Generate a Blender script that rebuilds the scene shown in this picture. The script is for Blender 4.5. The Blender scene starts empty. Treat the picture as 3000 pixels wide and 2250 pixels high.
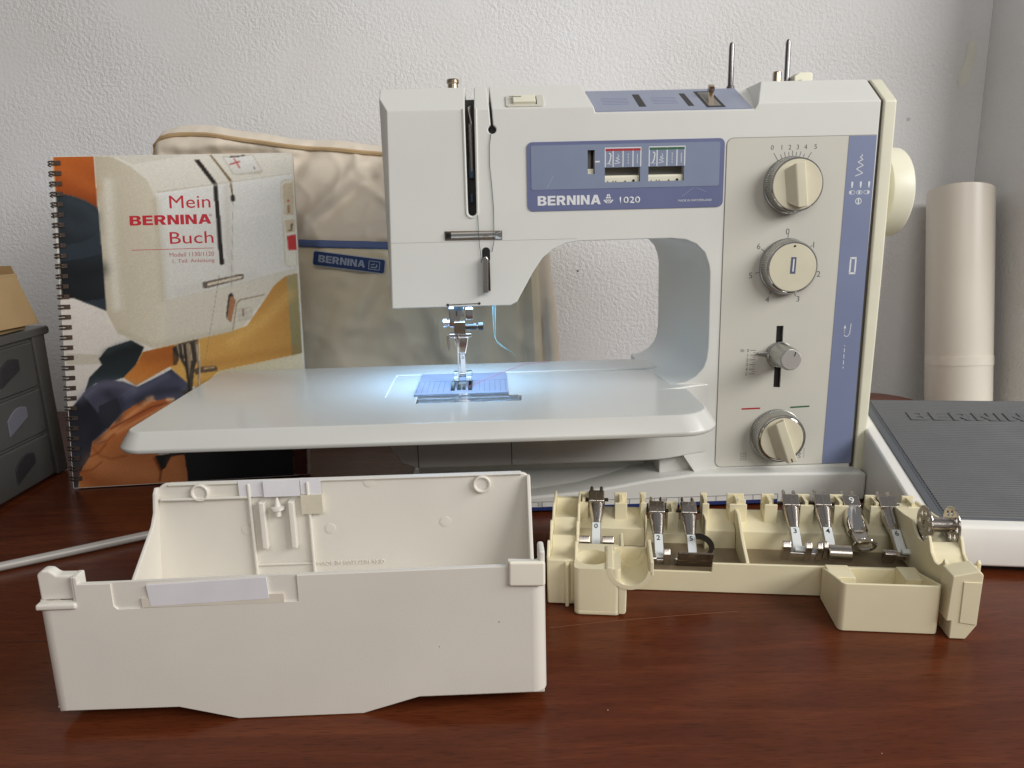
import bpy, bmesh, math, random
from mathutils import Vector, Matrix, noise
random.seed(7)
SC = bpy.context.scene
COL = SC.collection
R = math.radians
PI = math.pi

# ------------------------------------------------------------------ camera
cam = bpy.data.cameras.new('camera')
cam.sensor_fit = 'HORIZONTAL'; cam.sensor_width = 36.0; cam.lens = 27.0
cam.clip_start = 0.01; cam.clip_end = 50
cam_o = bpy.data.objects.new('camera', cam); COL.objects.link(cam_o)
cam_o.matrix_world = Matrix.Translation((0, 0, 0.24)) @ Matrix.Rotation(R(90 - 13), 4, 'X') @ Matrix.Rotation(R(-1.4), 4, 'Z')
SC.camera = cam_o

# ------------------------------------------------------------------ world and lamps
world = bpy.data.worlds.new('World'); SC.world = world; world.use_nodes = True
bg = world.node_tree.nodes['Background']
bg.inputs['Color'].default_value = (0.98, 0.98, 0.98, 1); bg.inputs['Strength'].default_value = 0.16

def area(name, loc, target, sx, sy, power, color):
    l = bpy.data.lights.new(name, 'AREA'); l.shape = 'RECTANGLE'; l.size = sx; l.size_y = sy
    l.energy = power; l.color = color
    o = bpy.data.objects.new(name, l); COL.objects.link(o); o.location = loc
    d = Vector(target) - Vector(loc)
    o.rotation_euler = d.to_track_quat('-Z', 'Y').to_euler()
    return o
area('window_light', (1.90, -0.50, 1.20), (0.0, 0.75, 0.25), 2.0, 0.8, 48.0, (1.0, 0.985, 0.965))
area('fill_light', (0.06, -1.0, 1.10), (-0.2, 0.9, 0.2), 0.9, 0.6, 5.6, (1.0, 0.97, 0.93))  # added fill lamp behind the camera, brightens wall and dust cover

SC.view_settings.view_transform = 'Standard'; SC.view_settings.look = 'None'
SC.view_settings.exposure = 0.22; SC.view_settings.gamma = 1.0; SC.view_settings.use_curve_mapping = False
SC.render.engine = 'CYCLES'
SC.cycles.use_denoising = True
SC.cycles.max_bounces = 8; SC.cycles.transparent_max_bounces = 12
SC.cycles.caustics_reflective = False; SC.cycles.caustics_refractive = False

# ------------------------------------------------------------------ materials
def lin(c):
    return tuple((x / 12.92 if x <= 0.04045 else ((x + 0.055) / 1.055) ** 2.4) for x in (v / 255 for v in c))
MATS = {}
def mat(name, rgb, rough=0.45, metal=0.0, var=0.03, vscale=30, bump=0.0, bscale=400, coat=0.0, spec=0.5, trans=0.0, sub=0.0, linear=False):
    """Principled surface: rgb is the thing's own sRGB colour; var = faint mottling, bump = fine relief."""
    if name in MATS: return MATS[name]
    m = bpy.data.materials.new(name); m.use_nodes = True
    nt = m.node_tree; N = nt.nodes; L = nt.links
    p = N['Principled BSDF']
    c = rgb if linear else lin(rgb)
    p.inputs['Roughness'].default_value = rough; p.inputs['Metallic'].default_value = metal
    p.inputs['Specular IOR Level'].default_value = spec
    p.inputs['Coat Weight'].default_value = coat; p.inputs['Coat Roughness'].default_value = 0.12
    p.inputs['Transmission Weight'].default_value = trans
    if sub:
        p.inputs['Subsurface Weight'].default_value = sub; p.inputs['Subsurface Radius'].default_value = (0.004, 0.003, 0.002); p.inputs['Subsurface Scale'].default_value = 1.0
    tc = N.new('ShaderNodeTexCoord')
    if var > 0:
        n = N.new('ShaderNodeTexNoise'); n.inputs['Scale'].default_value = vscale; n.inputs['Detail'].default_value = 5
        L.new(tc.outputs['Object'], n.inputs['Vector'])
        r = N.new('ShaderNodeMapRange'); r.inputs[1].default_value = 0.3; r.inputs[2].default_value = 0.7
        r.inputs[3].default_value = 1 - var; r.inputs[4].default_value = 1 + var
        L.new(n.outputs['Fac'], r.inputs[0])
        mx = N.new('ShaderNodeMix'); mx.data_type = 'RGBA'; mx.blend_type = 'MULTIPLY'; mx.inputs[0].default_value = 1
        mx.inputs[6].default_value = (*c, 1); L.new(r.outputs[0], mx.inputs[7]); L.new(mx.outputs[2], p.inputs['Base Color'])
        r2 = N.new('ShaderNodeMapRange'); r2.inputs[1].default_value = 0.3; r2.inputs[2].default_value = 0.7
        r2.inputs[3].default_value = max(0.02, rough * 0.85); r2.inputs[4].default_value = min(1, rough * 1.15)
        L.new(n.outputs['Fac'], r2.inputs[0]); L.new(r2.outputs[0], p.inputs['Roughness'])
    else:
        p.inputs['Base Color'].default_value = (*c, 1)
    if bump > 0:
        n2 = N.new('ShaderNodeTexNoise'); n2.inputs['Scale'].default_value = bscale; n2.inputs['Detail'].default_value = 3
        L.new(tc.outputs['Object'], n2.inputs['Vector'])
        b = N.new('ShaderNodeBump'); b.inputs['Strength'].default_value = bump; b.inputs['Distance'].default_value = 0.001
        L.new(n2.outputs['Fac'], b.inputs['Height']); L.new(b.outputs[0], p.inputs['Normal'])
    MATS[name] = m
    return m

WHITE = mat('machine white enamel', (219, 219, 213), 0.38, var=0.02, vscale=14, bump=0.05, bscale=900)
PLATEW = mat('extension table white', (206, 206, 200), 0.16, var=0.02, vscale=12)
PANEL = mat('control panel white', (205, 202, 191), 0.42, var=0.02, vscale=14)
CREAM = mat('aged cream plastic', (230, 227, 206), 0.42, var=0.03, vscale=25, bump=0.04, bscale=900)
CAPY = mat('yellowed end cap', (225, 222, 200), 0.4, var=0.04, vscale=25)
KNOBC = mat('knob beige', (213, 206, 182), 0.40, var=0.03, vscale=60)
BOXC = mat('accessory box plastic', (222, 217, 207), 0.5, var=0.03, vscale=18, bump=0.06, bscale=1200)
TRAYC = mat('tray yellow plastic', (230, 220, 186), 0.45, var=0.03, vscale=25, bump=0.05, bscale=900)
BLUE = mat('slate blue print', (126, 136, 168), 0.42, var=0.03, vscale=25)
BLUED = mat('deep slate blue print', (104, 111, 147), 0.40, var=0.03, vscale=25)
BLUEL = mat('pale slate blue print', (128, 139, 163), 0.35, var=0.03, vscale=20)
BLACK = mat('black', (12, 12, 13), 0.5, var=0)
DARK = mat('dark recess', (38, 38, 38), 0.6, var=0)
GREYP = mat('grey window liner', (120, 118, 112), 0.5, var=0)
INK = mat('grey printed ink', (96, 96, 98), 0.5, var=0)
WINK = mat('white printed ink', (222, 224, 226), 0.45, var=0)
REDINK = mat('red printed ink', (170, 40, 46), 0.45, var=0)
GREENINK = mat('green printed ink', (50, 98, 62), 0.45, var=0)
NAVYINK = mat('navy printed ink', (38, 52, 104), 0.45, var=0)
CHROME = mat('polished chrome', (222, 218, 214), 0.10, 1.0, var=0.0)
STEEL = mat('satin steel', (196, 188, 180), 0.24, 1.0, var=0.0)
NICKEL = mat('nickel brown tint', (176, 160, 140), 0.22, 1.0, var=0.0)
ALU = mat('brushed aluminium', (190, 190, 186), 0.34, 1.0, var=0.0)
DSTEEL = mat('dark steel', (84, 78, 72), 0.3, 1.0, var=0.0)
PAPER = mat('white paper', (224, 222, 226), 0.7, var=0.03, vscale=60)
LABELW = mat('white foot label', (228, 232, 232), 0.5, var=0)

# ------------------------------------------------------------------ mesh helpers (numbers in millimetres)
S = 0.001
class MB:
    def __init__(s): s.bm = bmesh.new()
    def poly(s, pts): 
        vs = [s.bm.verts.new(Vector(p) * S) for p in pts]
        return s.bm.faces.new(vs)
    def box(s, x0, x1, y0, y1, z0, z1):
        v = [s.bm.verts.new(Vector((x, y, z)) * S) for x in (x0, x1) for y in (y0, y1) for z in (z0, z1)]
        for f in ((0,1,3,2), (4,6,7,5), (0,4,5,1), (2,3,7,6), (0,2,6,4), (1,5,7,3)): s.bm.faces.new([v[i] for i in f])
        return s
    def loft(s, loopA, loopB, capA=True, capB=True):
        a = [s.bm.verts.new(Vector(p) * S) for p in loopA]; b = [s.bm.verts.new(Vector(p) * S) for p in loopB]
        n = len(a)
        for i in range(n): s.bm.faces.new((a[i], a[(i + 1) % n], b[(i + 1) % n], b[i]))
        if capA: s.bm.faces.new(a[::-1])
        if capB: s.bm.faces.new(b)
        return s
    def prism(s, pts, axis, a0, a1):
        """2-D outline swept along an axis: 'y' takes (x,z), 'z' takes (x,y), 'x' takes (y,z)."""
        f = {'y': lambda p, a: (p[0], a, p[1]), 'z': lambda p, a: (p[0], p[1], a), 'x': lambda p, a: (a, p[0], p[1])}[axis]
        return s.loft([f(p, a0) for p in pts], [f(p, a1) for p in pts])
    def lathe(s, prof, center, axis='z', seg=32, teeth=0):
        """prof = [(radius, height)...] turned about an axis through center."""
        cx, cy, cz = center
        rings = []
        for r, h in prof:
            ring = []
            for i in range(seg):
                a = 2 * PI * i / seg; rr = r - (teeth if i % 2 else 0)
                u, w = rr * math.cos(a), rr * math.sin(a)
                p = {'z': (cx + u, cy + w, cz + h), 'y': (cx + u, cy + h, cz + w), 'x': (cx + h, cy + u, cz + w)}[axis]
                ring.append(s.bm.verts.new(Vector(p) * S))
            rings.append(ring)
        for a, b in zip(rings, rings[1:]):
            for i in range(seg): s.bm.faces.new((a[i], a[(i + 1) % seg], b[(i + 1) % seg], b[i]))
        s.bm.faces.new(rings[0][::-1]); s.bm.faces.new(rings[-1])
        return s
    def tube(s, pts, r, seg=8, closed=False):
        P = [Vector(p) for p in pts]; rings = []; n = len(P)
        up = Vector((0.13, 0.31, 0.94))
        for i, p in enumerate(P):
            if closed: t = (P[(i + 1) % n] - P[i - 1])
            else: t = (P[min(i + 1, n - 1)] - P[max(i - 1, 0)])
            t.normalize(); a = t.cross(up)
            if a.length < 0.05: a = t.cross(Vector((1, 0, 0)))
            a.normalize(); b = t.cross(a)
            rr = r[i] if isinstance(r, (list, tuple)) else r
            rings.append([s.bm.verts.new((p + (a * math.cos(2 * PI * k / seg) + b * math.sin(2 * PI * k / seg)) * rr) * S) for k in range(seg)])
        m = n if closed else n - 1
        for i in range(m):
            A, B = rings[i], rings[(i + 1) % n]
            for k in range(seg): s.bm.faces.new((A[k], A[(k + 1) % seg], B[(k + 1) % seg], B[k]))
        if not closed: s.bm.faces.new(rings[0][::-1]); s.bm.faces.new(rings[-1])
        return s
    def ribbon(s, pts, w, y):
        """flat printed stroke in the x-z plane at depth y"""
        for (x0, z0), (x1, z1) in zip(pts, pts[1:]):
            d = Vector((x1 - x0, z1 - z0)); l = d.length or 1; nx, nz = -d[1] / l * w / 2, d[0] / l * w / 2
            s.poly([(x0 - nx, y, z0 - nz), (x1 - nx, y, z1 - nz), (x1 + nx, y, z1 + nz), (x0 + nx, y, z0 + nz)])
        return s
    def cut(s, point, normal):
        """slice off everything on the normal's side of a plane and close the cut"""
        r = bmesh.ops.bisect_plane(s.bm, geom=s.bm.verts[:] + s.bm.edges[:] + s.bm.faces[:], plane_co=Vector(point) * S, plane_no=Vector(normal), clear_outer=True, dist=1e-7)
        ed = [e for e in r['geom_cut'] if isinstance(e, bmesh.types.BMEdge)]
        bmesh.ops.holes_fill(s.bm, edges=ed)
        return s
    def xf(s, M): bmesh.ops.transform(s.bm, matrix=M, verts=s.bm.verts[:]); return s
    def build(s, name, m, parent=None, bevel=0, seg=2, angle=30, smooth=True, loc=None, bang=32):
        bmesh.ops.recalc_face_normals(s.bm, faces=s.bm.faces[:])
        me = bpy.data.meshes.new(name); s.bm.to_mesh(me); s.bm.free()
        o = bpy.data.objects.new(name, me); COL.objects.link(o)
        for x in (m if isinstance(m, (list, tuple)) else [m]): me.materials.append(x)
        if parent: o.parent = parent
        if loc: o.location = Vector(loc) * S
        if bevel:
            b = o.modifiers.new('edge', 'BEVEL'); b.width = bevel * S; b.segments = seg; b.limit_method = 'ANGLE'; b.angle_limit = R(bang); b.use_clamp_overlap = True
        if smooth:
            for p in me.polygons: p.use_smooth = True
            if not bevel: me.set_sharp_from_angle(angle=R(angle))
            else:
                me.set_sharp_from_angle(angle=R(75)); 
                w = o.modifiers.new('normals', 'WEIGHTED_NORMAL'); w.keep_sharp = False
        return o
def bake(o):
    """turn an object's modifiers into plain mesh"""
    dg = bpy.context.evaluated_depsgraph_get(); dg.update()
    me = bpy.data.meshes.new_from_object(o.evaluated_get(dg)); old = o.data
    o.modifiers.clear(); o.data = me; bpy.data.meshes.remove(old)
def carve(o, cutters):
    """cut real openings: cutters is a list of MB builders"""
    bpy.context.view_layer.update()
    for c in cutters:
        bmesh.ops.recalc_face_normals(c.bm, faces=c.bm.faces[:])
        me = bpy.data.meshes.new('cutter'); c.bm.to_mesh(me); c.bm.free()
        k = bpy.data.objects.new('cutter', me); COL.objects.link(k)
        k.matrix_world = o.matrix_world
        md = o.modifiers.new('cut', 'BOOLEAN'); md.object = k; md.operation = 'DIFFERENCE'; md.solver = 'EXACT'
        bake(o); bpy.data.objects.remove(k); bpy.data.meshes.remove(me)
def rrect(x0, x1, y0, y1, r, n=6, rs=None):
    """rounded rectangle outline, counter-clockwise from the lower right corner"""
    rs = rs or (r, r, r, r); out = []
    for (cx, cy, a0), q in zip(((x1, y0, -90), (x1, y1, 0), (x0, y1, 90), (x0, y0, 180)), rs):
        sx = -1 if cx == x1 else 1; sy = 1 if cy == y0 else -1
        for i in range(n + 1):
            a = R(a0 + 90 * i / n); out.append((cx + sx * q + q * math.cos(a), cy + sy * q + q * math.sin(a)))
    return out
def arc(cx, cy, r, a0, a1, n=8): return [(cx + r * math.cos(R(a0 + (a1 - a0) * i / n)), cy + r * math.sin(R(a0 + (a1 - a0) * i / n))) for i in range(n + 1)]

HEAVY = {'B': [[(0,0),(.66,0),(.86,.06),(.95,.17),(.95,.33),(.86,.47),(.74,.52),(.84,.57),(.91,.68),(.91,.82),(.82,.94),(.64,1),(0,1)], [(.3,.19),(.3,.42),(.56,.42),(.63,.37),(.63,.24),(.56,.19)], [(.3,.61),(.3,.81),(.54,.81),(.6,.76),(.6,.66),(.54,.61)]],
 'E': [[(0,0),(.85,0),(.85,.21),(.3,.21),(.3,.41),(.8,.41),(.8,.61),(.3,.61),(.3,.79),(.84,.79),(.84,1),(0,1)]],
 'R': [[(0,0),(.3,0),(.3,.37),(.42,.37),(.62,0),(.97,0),(.72,.42),(.86,.5),(.92,.62),(.92,.77),(.84,.92),(.66,1),(0,1)], [(.3,.57),(.3,.8),(.54,.8),(.61,.75),(.61,.63),(.54,.57)]],
 'N': [[(0,0),(.28,0),(.28,.62),(.64,0),(.95,0),(.95,1),(.67,1),(.67,.4),(.32,1),(0,1)]],
 'I': [[(0,0),(.3,0),(.3,1),(0,1)]],
 'A': [[(0,0),(.3,0),(.37,.2),(.7,.2),(.77,0),(1.08,0),(.72,1),(.36,1)], [(.44,.39),(.535,.7),(.63,.39)]]}
def heavy_word(name, s, x0, x1, z0, z1, m, parent, M=None, y=-0.9, raise_=0.12, gap=.12):
    """bold display capitals drawn as outlines with real counters"""
    wd = {'B': .95, 'E': .85, 'R': .97, 'N': .95, 'I': .3, 'A': 1.08}
    tot = sum(wd[c] for c in s) + gap * (len(s) - 1); k = (x1 - x0) / tot; h = z1 - z0; x = x0
    cu = bpy.data.curves.new(name, 'CURVE'); cu.dimensions = '2D'; cu.fill_mode = 'BOTH'; cu.extrude = raise_ / 2 * S
    for c in s:
        for loop in HEAVY[c]:
            sp = cu.splines.new('POLY'); sp.points.add(len(loop) - 1); sp.use_cyclic_u = True
            for p, q in zip(sp.points, loop): p.co = ((x + q[0] * k) * S, (z0 + q[1] * h) * S, 0, 1)
        x += (wd[c] + gap) * k
    o = bpy.data.objects.new(name, cu); COL.objects.link(o)
    dg = bpy.context.evaluated_depsgraph_get(); dg.update()
    me = bpy.data.meshes.new_from_object(o.evaluated_get(dg)); bpy.data.objects.remove(o); bpy.data.curves.remove(cu)
    me.transform(Matrix.Translation((0, (y - raise_ / 2) * S, 0)) @ Matrix.Rotation(R(90), 4, 'X'))
    if M is not None: me.transform(M)
    me.materials.clear(); me.materials.append(m); me.name = name
    o = bpy.data.objects.new(name, me); COL.objects.link(o)
    if parent: o.parent = parent
    return o
def lettering(name, s, x0, x1, z0, z1, m, parent, M=None, y=-0.9, bold=0.0, raise_=0.12, spacing=1.0, keep=False):
    """words as thin raised mesh, fitted to the rectangle x0..x1, z0..z1 on a surface that faces -y (or placed by M)"""
    cu = bpy.data.curves.new(name, 'FONT'); cu.body = s; cu.size = 1; cu.offset = bold; cu.space_character = spacing
    cu.resolution_u = 3
    o = bpy.data.objects.new(name, cu); COL.objects.link(o)
    dg = bpy.context.evaluated_depsgraph_get(); dg.update()
    me = bpy.data.meshes.new_from_object(o.evaluated_get(dg)); bpy.data.objects.remove(o); bpy.data.curves.remove(cu)
    xs = [v.co.x for v in me.vertices]; ys = [v.co.y for v in me.vertices]
    ax, bx, ay, by = min(xs), max(xs), min(ys), max(ys)
    if keep:
        w_ = (z1 - z0) * (bx - ax) / (by - ay) / 2; c_ = (x0 + x1) / 2; x0, x1 = c_ - w_, c_ + w_
    for v in me.vertices:
        v.co = Vector((x0 + (v.co.x - ax) / (bx - ax) * (x1 - x0), y, z0 + (v.co.y - ay) / (by - ay) * (z1 - z0))) * S
    bm = bmesh.new(); bm.from_mesh(me)
    r = bmesh.ops.extrude_face_region(bm, geom=bm.faces[:])
    for v in [g for g in r['geom'] if isinstance(g, bmesh.types.BMVert)]: v.co.y -= raise_ * S
    bmesh.ops.recalc_face_normals(bm, faces=bm.faces[:])
    if M is not None: bmesh.ops.transform(bm, matrix=M, verts=bm.verts[:])
    bm.to_mesh(me); bm.free(); me.materials.clear(); me.materials.append(m); me.name = name
    o = bpy.data.objects.new(name, me); COL.objects.link(o)
    if parent: o.parent = parent
    return o
def thing(name, label, cat, loc=(0, 0, 0), rz=0, group=None):
    o = bpy.data.objects.new(name, None); COL.objects.link(o); o.empty_display_size = 0.02
    o.location = loc; o.rotation_euler = (0, 0, R(rz)); o['label'] = label; o['category'] = cat
    if group: o['group'] = group
    return o
def tag(o, label, cat, group=None, kind=None):
    if label: o['label'] = label
    if cat: o['category'] = cat
    if group: o['group'] = group
    if kind: o['kind'] = kind
    return o

# ------------------------------------------------------------------ setting: walls, floor, table
def plaster():
    m = bpy.data.materials.new('rough white plaster'); m.use_nodes = True
    nt = m.node_tree; N = nt.nodes; L = nt.links; p = N['Principled BSDF']
    tc = N.new('ShaderNodeTexCoord')
    n1 = N.new('ShaderNodeTexNoise'); n1.inputs['Scale'].default_value = 240; n1.inputs['Detail'].default_value = 3; n1.inputs['Roughness'].default_value = 0.6
    n2 = N.new('ShaderNodeTexNoise'); n2.inputs['Scale'].default_value = 14; n2.inputs['Detail'].default_value = 3
    n3 = N.new('ShaderNodeTexNoise'); n3.inputs['Scale'].default_value = 3.0; n3.inputs['Detail'].default_value = 4
    for n in (n1, n2, n3): L.new(tc.outputs['Object'], n.inputs['Vector'])
    mr = N.new('ShaderNodeMapRange'); mr.inputs[1].default_value = 0.35; mr.inputs[2].default_value = 0.65; L.new(n1.outputs['Fac'], mr.inputs[0])
    add = N.new('ShaderNodeMath'); add.operation = 'MULTIPLY_ADD'; add.inputs[1].default_value = 0.6
    L.new(n2.outputs['Fac'], add.inputs[0]); L.new(mr.outputs[0], add.inputs[2])
    n4 = N.new('ShaderNodeTexNoise'); n4.inputs['Scale'].default_value = 9; n4.inputs['Detail'].default_value = 3; L.new(tc.outputs['Object'], n4.inputs['Vector'])
    r4 = N.new('ShaderNodeMapRange'); r4.inputs[1].default_value = 0.35; r4.inputs[2].default_value = 0.65; r4.inputs[3].default_value = 0.35; r4.inputs[4].default_value = 1.5
    L.new(n4.outputs['Fac'], r4.inputs[0])
    mul = N.new('ShaderNodeMath'); mul.operation = 'MULTIPLY'; L.new(add.outputs[0], mul.inputs[0]); L.new(r4.outputs[0], mul.inputs[1])
    b = N.new('ShaderNodeBump'); b.inputs['Strength'].default_value = 0.36; b.inputs['Distance'].default_value = 0.0015
    L.new(mul.outputs[0], b.inputs['Height']); L.new(b.outputs[0], p.inputs['Normal'])
    cr = N.new('ShaderNodeValToRGB'); cr.color_ramp.elements[0].position = 0.35; cr.color_ramp.elements[1].position = 0.7
    cr.color_ramp.elements[0].color = (*lin((222, 220, 218)), 1); cr.color_ramp.elements[1].color = (*lin((234, 234, 235)), 1)
    L.new(n3.outputs['Fac'], cr.inputs[0]); L.new(cr.outputs[0], p.inputs['Base Color'])
    p.inputs['Roughness'].default_value = 0.75
    return m
PLASTER = plaster()
o = MB().box(-1600, 590, 1000, 1060, -740, 1500).build('wall_back', PLASTER, smooth=False); tag(o, 'white rough plastered wall behind the sewing machine', None, kind='structure')
o = MB().loft([(590.5, 1000, -740), (650, 1059, -740), (650, 862, -740), (601, 862, -740)], [(590.5, 1000, 1500), (650, 1059, 1500), (650, 862, 1500), (601, 862, 1500)]).build('wall_right', PLASTER, smooth=False); tag(o, 'plastered wall meeting the back wall in the right corner', None, kind='structure')
o = MB().box(-1600, 900, -900, 1000, -790, -741).build('floor', mat('grey floor', (120, 110, 100), 0.6), smooth=False); tag(o, 'floor below the table', None, kind='structure')

wb = bpy.data.objects['wall_back']
STAIN = mat('faint yellow stain', (228, 226, 213), .8, var=.05, vscale=60)
m = MB(); m.poly([(565, 999.6, 420), (572, 999.6, 424), (575, 999.6, 405), (571, 999.6, 385), (566, 999.6, 372), (558, 999.6, 370), (556, 999.6, 384), (562, 999.6, 398)]); m.build('stain', STAIN, wb, smooth=False)
m = MB(); m.lathe([(1.3, -.3), (1.3, 0)], (88.6, 999.8, 157), 'y', 9); m.build('speck', mat('wall speck', (90, 88, 86), .8, var=0), wb)
m = MB(); m.lathe([(2.2, -.3), (2.2, 0)], (500, 999.8, 334), 'y', 9); m.build('speck', mat('wall smudge', (200, 198, 196), .8, var=0), wb)
def wood():
    m = bpy.data.materials.new('red brown varnished wood'); m.use_nodes = True
    nt = m.node_tree; N = nt.nodes; L = nt.links; p = N['Principled BSDF']
    tc = N.new('ShaderNodeTexCoord')
    mp = N.new('ShaderNodeMapping'); mp.inputs['Rotation'].default_value = (0, 0, R(-7)); mp.inputs['Scale'].default_value = (3.0, 26, 10)
    L.new(tc.outputs['Object'], mp.inputs['Vector'])
    n1 = N.new('ShaderNodeTexNoise'); n1.inputs['Scale'].default_value = 3.2; n1.inputs['Detail'].default_value = 9; n1.inputs['Roughness'].default_value = 0.62; n1.inputs['Distortion'].default_value = 0.6
    L.new(mp.outputs[0], n1.inputs['Vector'])
    mp2 = N.new('ShaderNodeMapping'); mp2.inputs['Rotation'].default_value = (0, 0, R(-9)); mp2.inputs['Scale'].default_value = (14, 300, 10)
    L.new(tc.outputs['Object'], mp2.inputs['Vector'])
    n2 = N.new('ShaderNodeTexNoise'); n2.inputs['Scale'].default_value = 2.0; n2.inputs['Detail'].default_value = 5; n2.inputs['Roughness'].default_value = 0.7
    L.new(mp2.outputs[0], n2.inputs['Vector'])
    n3 = N.new('ShaderNodeTexNoise'); n3.inputs['Scale'].default_value = 7; n3.inputs['Detail'].default_value = 3; L.new(tc.outputs['Object'], n3.inputs['Vector'])
    cr = N.new('ShaderNodeValToRGB'); e = cr.color_ramp.elements
    e[0].position = 0.22; e[0].color = (*lin((76, 33, 17)), 1); e[1].position = 0.80; e[1].color = (*lin((112, 58, 33)), 1)
    q = cr.color_ramp.elements.new(0.5); q.color = (*lin((90, 43, 23)), 1)
    mix = N.new('ShaderNodeMath'); mix.operation = 'MULTIPLY_ADD'; mix.inputs[1].default_value = 0.22
    sub = N.new('ShaderNodeMath'); sub.operation = 'SUBTRACT'; sub.inputs[1].default_value = 0.5
    L.new(n2.outputs['Fac'], sub.inputs[0]); L.new(sub.outputs[0], mix.inputs[0]); L.new(n1.outputs['Fac'], mix.inputs[2])
    mix2 = N.new('ShaderNodeMath'); mix2.operation = 'MULTIPLY_ADD'; mix2.inputs[1].default_value = 0.22
    sub2 = N.new('ShaderNodeMath'); sub2.operation = 'SUBTRACT'; sub2.inputs[1].default_value = 0.5
    L.new(n3.outputs['Fac'], sub2.inputs[0]); L.new(sub2.outputs[0], mix2.inputs[0]); L.new(mix.outputs[0], mix2.inputs[2])
    L.new(mix2.outputs[0], cr.inputs[0])
    mp3 = N.new('ShaderNodeMapping'); mp3.inputs['Rotation'].default_value = (0, 0, R(-8)); mp3.inputs['Scale'].default_value = (55, 900, 10)
    L.new(tc.outputs['Object'], mp3.inputs['Vector'])
    n5 = N.new('ShaderNodeTexNoise'); n5.inputs['Scale'].default_value = 1.6; n5.inputs['Detail'].default_value = 2; L.new(mp3.outputs[0], n5.inputs['Vector'])
    r5 = N.new('ShaderNodeMapRange'); r5.inputs[1].default_value = 0.30; r5.inputs[2].default_value = 0.46; r5.inputs[3].default_value = 0.55; r5.inputs[4].default_value = 1.0; L.new(n5.outputs['Fac'], r5.inputs[0])
    pm5 = N.new('ShaderNodeMix'); pm5.data_type = 'RGBA'; pm5.blend_type = 'MULTIPLY'; pm5.inputs[0].default_value = 1
    L.new(cr.outputs[0], pm5.inputs[6]); L.new(r5.outputs[0], pm5.inputs[7]); L.new(pm5.outputs[2], p.inputs['Base Color'])
    rr = N.new('ShaderNodeMapRange'); rr.inputs[1].default_value = 0.3; rr.inputs[2].default_value = 0.7; rr.inputs[3].default_value = 0.16; rr.inputs[4].default_value = 0.26
    L.new(n3.outputs['Fac'], rr.inputs[0]); L.new(rr.outputs[0], p.inputs['Roughness'])
    b = N.new('ShaderNodeBump'); b.inputs['Strength'].default_value = 0.12; b.inputs['Distance'].default_value = 0.0006
    L.new(n2.outputs['Fac'], b.inputs['Height']); L.new(b.outputs[0], p.inputs['Normal'])
    p.inputs['Specular IOR Level'].default_value = 0.18
    return m
WOOD = wood()
table = thing('table', 'red-brown varnished wooden table under the sewing machine', 'table')
t = MB().prism(rrect(-900, 492, -300, 951, 60, 8), 'z', -32, 0).build('table_top', WOOD, table, bevel=5, seg=3)
CRACKM = mat('pale worn scratch', (124, 74, 52), 0.5, var=0)
m = MB()
sp = [(18.4, 404.4), (45, 408.5), (69.4, 411.6), (100, 415), (131.8, 417.6)]
for a, b in zip(sp, sp[1:]): m.poly([(a[0], a[1], 0.06), (b[0], b[1], 0.06), (b[0], b[1] + 0.5, 0.06), (a[0], a[1] + 0.5, 0.06)])
m.build('scratch', CRACKM, table)
m = MB(); m.poly([(-420, 404.3, 0.06), (-200, 402.4, 0.06), (-200, 402.9, 0.06), (-420, 404.9, 0.06)]); m.build('joint_line', BLACK, table)
m = MB()
for i in range(10):
    x, y = random.uniform(-240, 250), random.uniform(265, 425); r = random.uniform(0.18, 0.38)
    m.lathe([(r, 0.02), (r * 0.6, r * 0.7)], (x, y, 0), seg=5)
o = m.build('dust_specks', mat('dust', (190, 170, 150), 0.8, var=0), table); o['kind'] = 'stuff'
LAMP_W = 0.19
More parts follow.
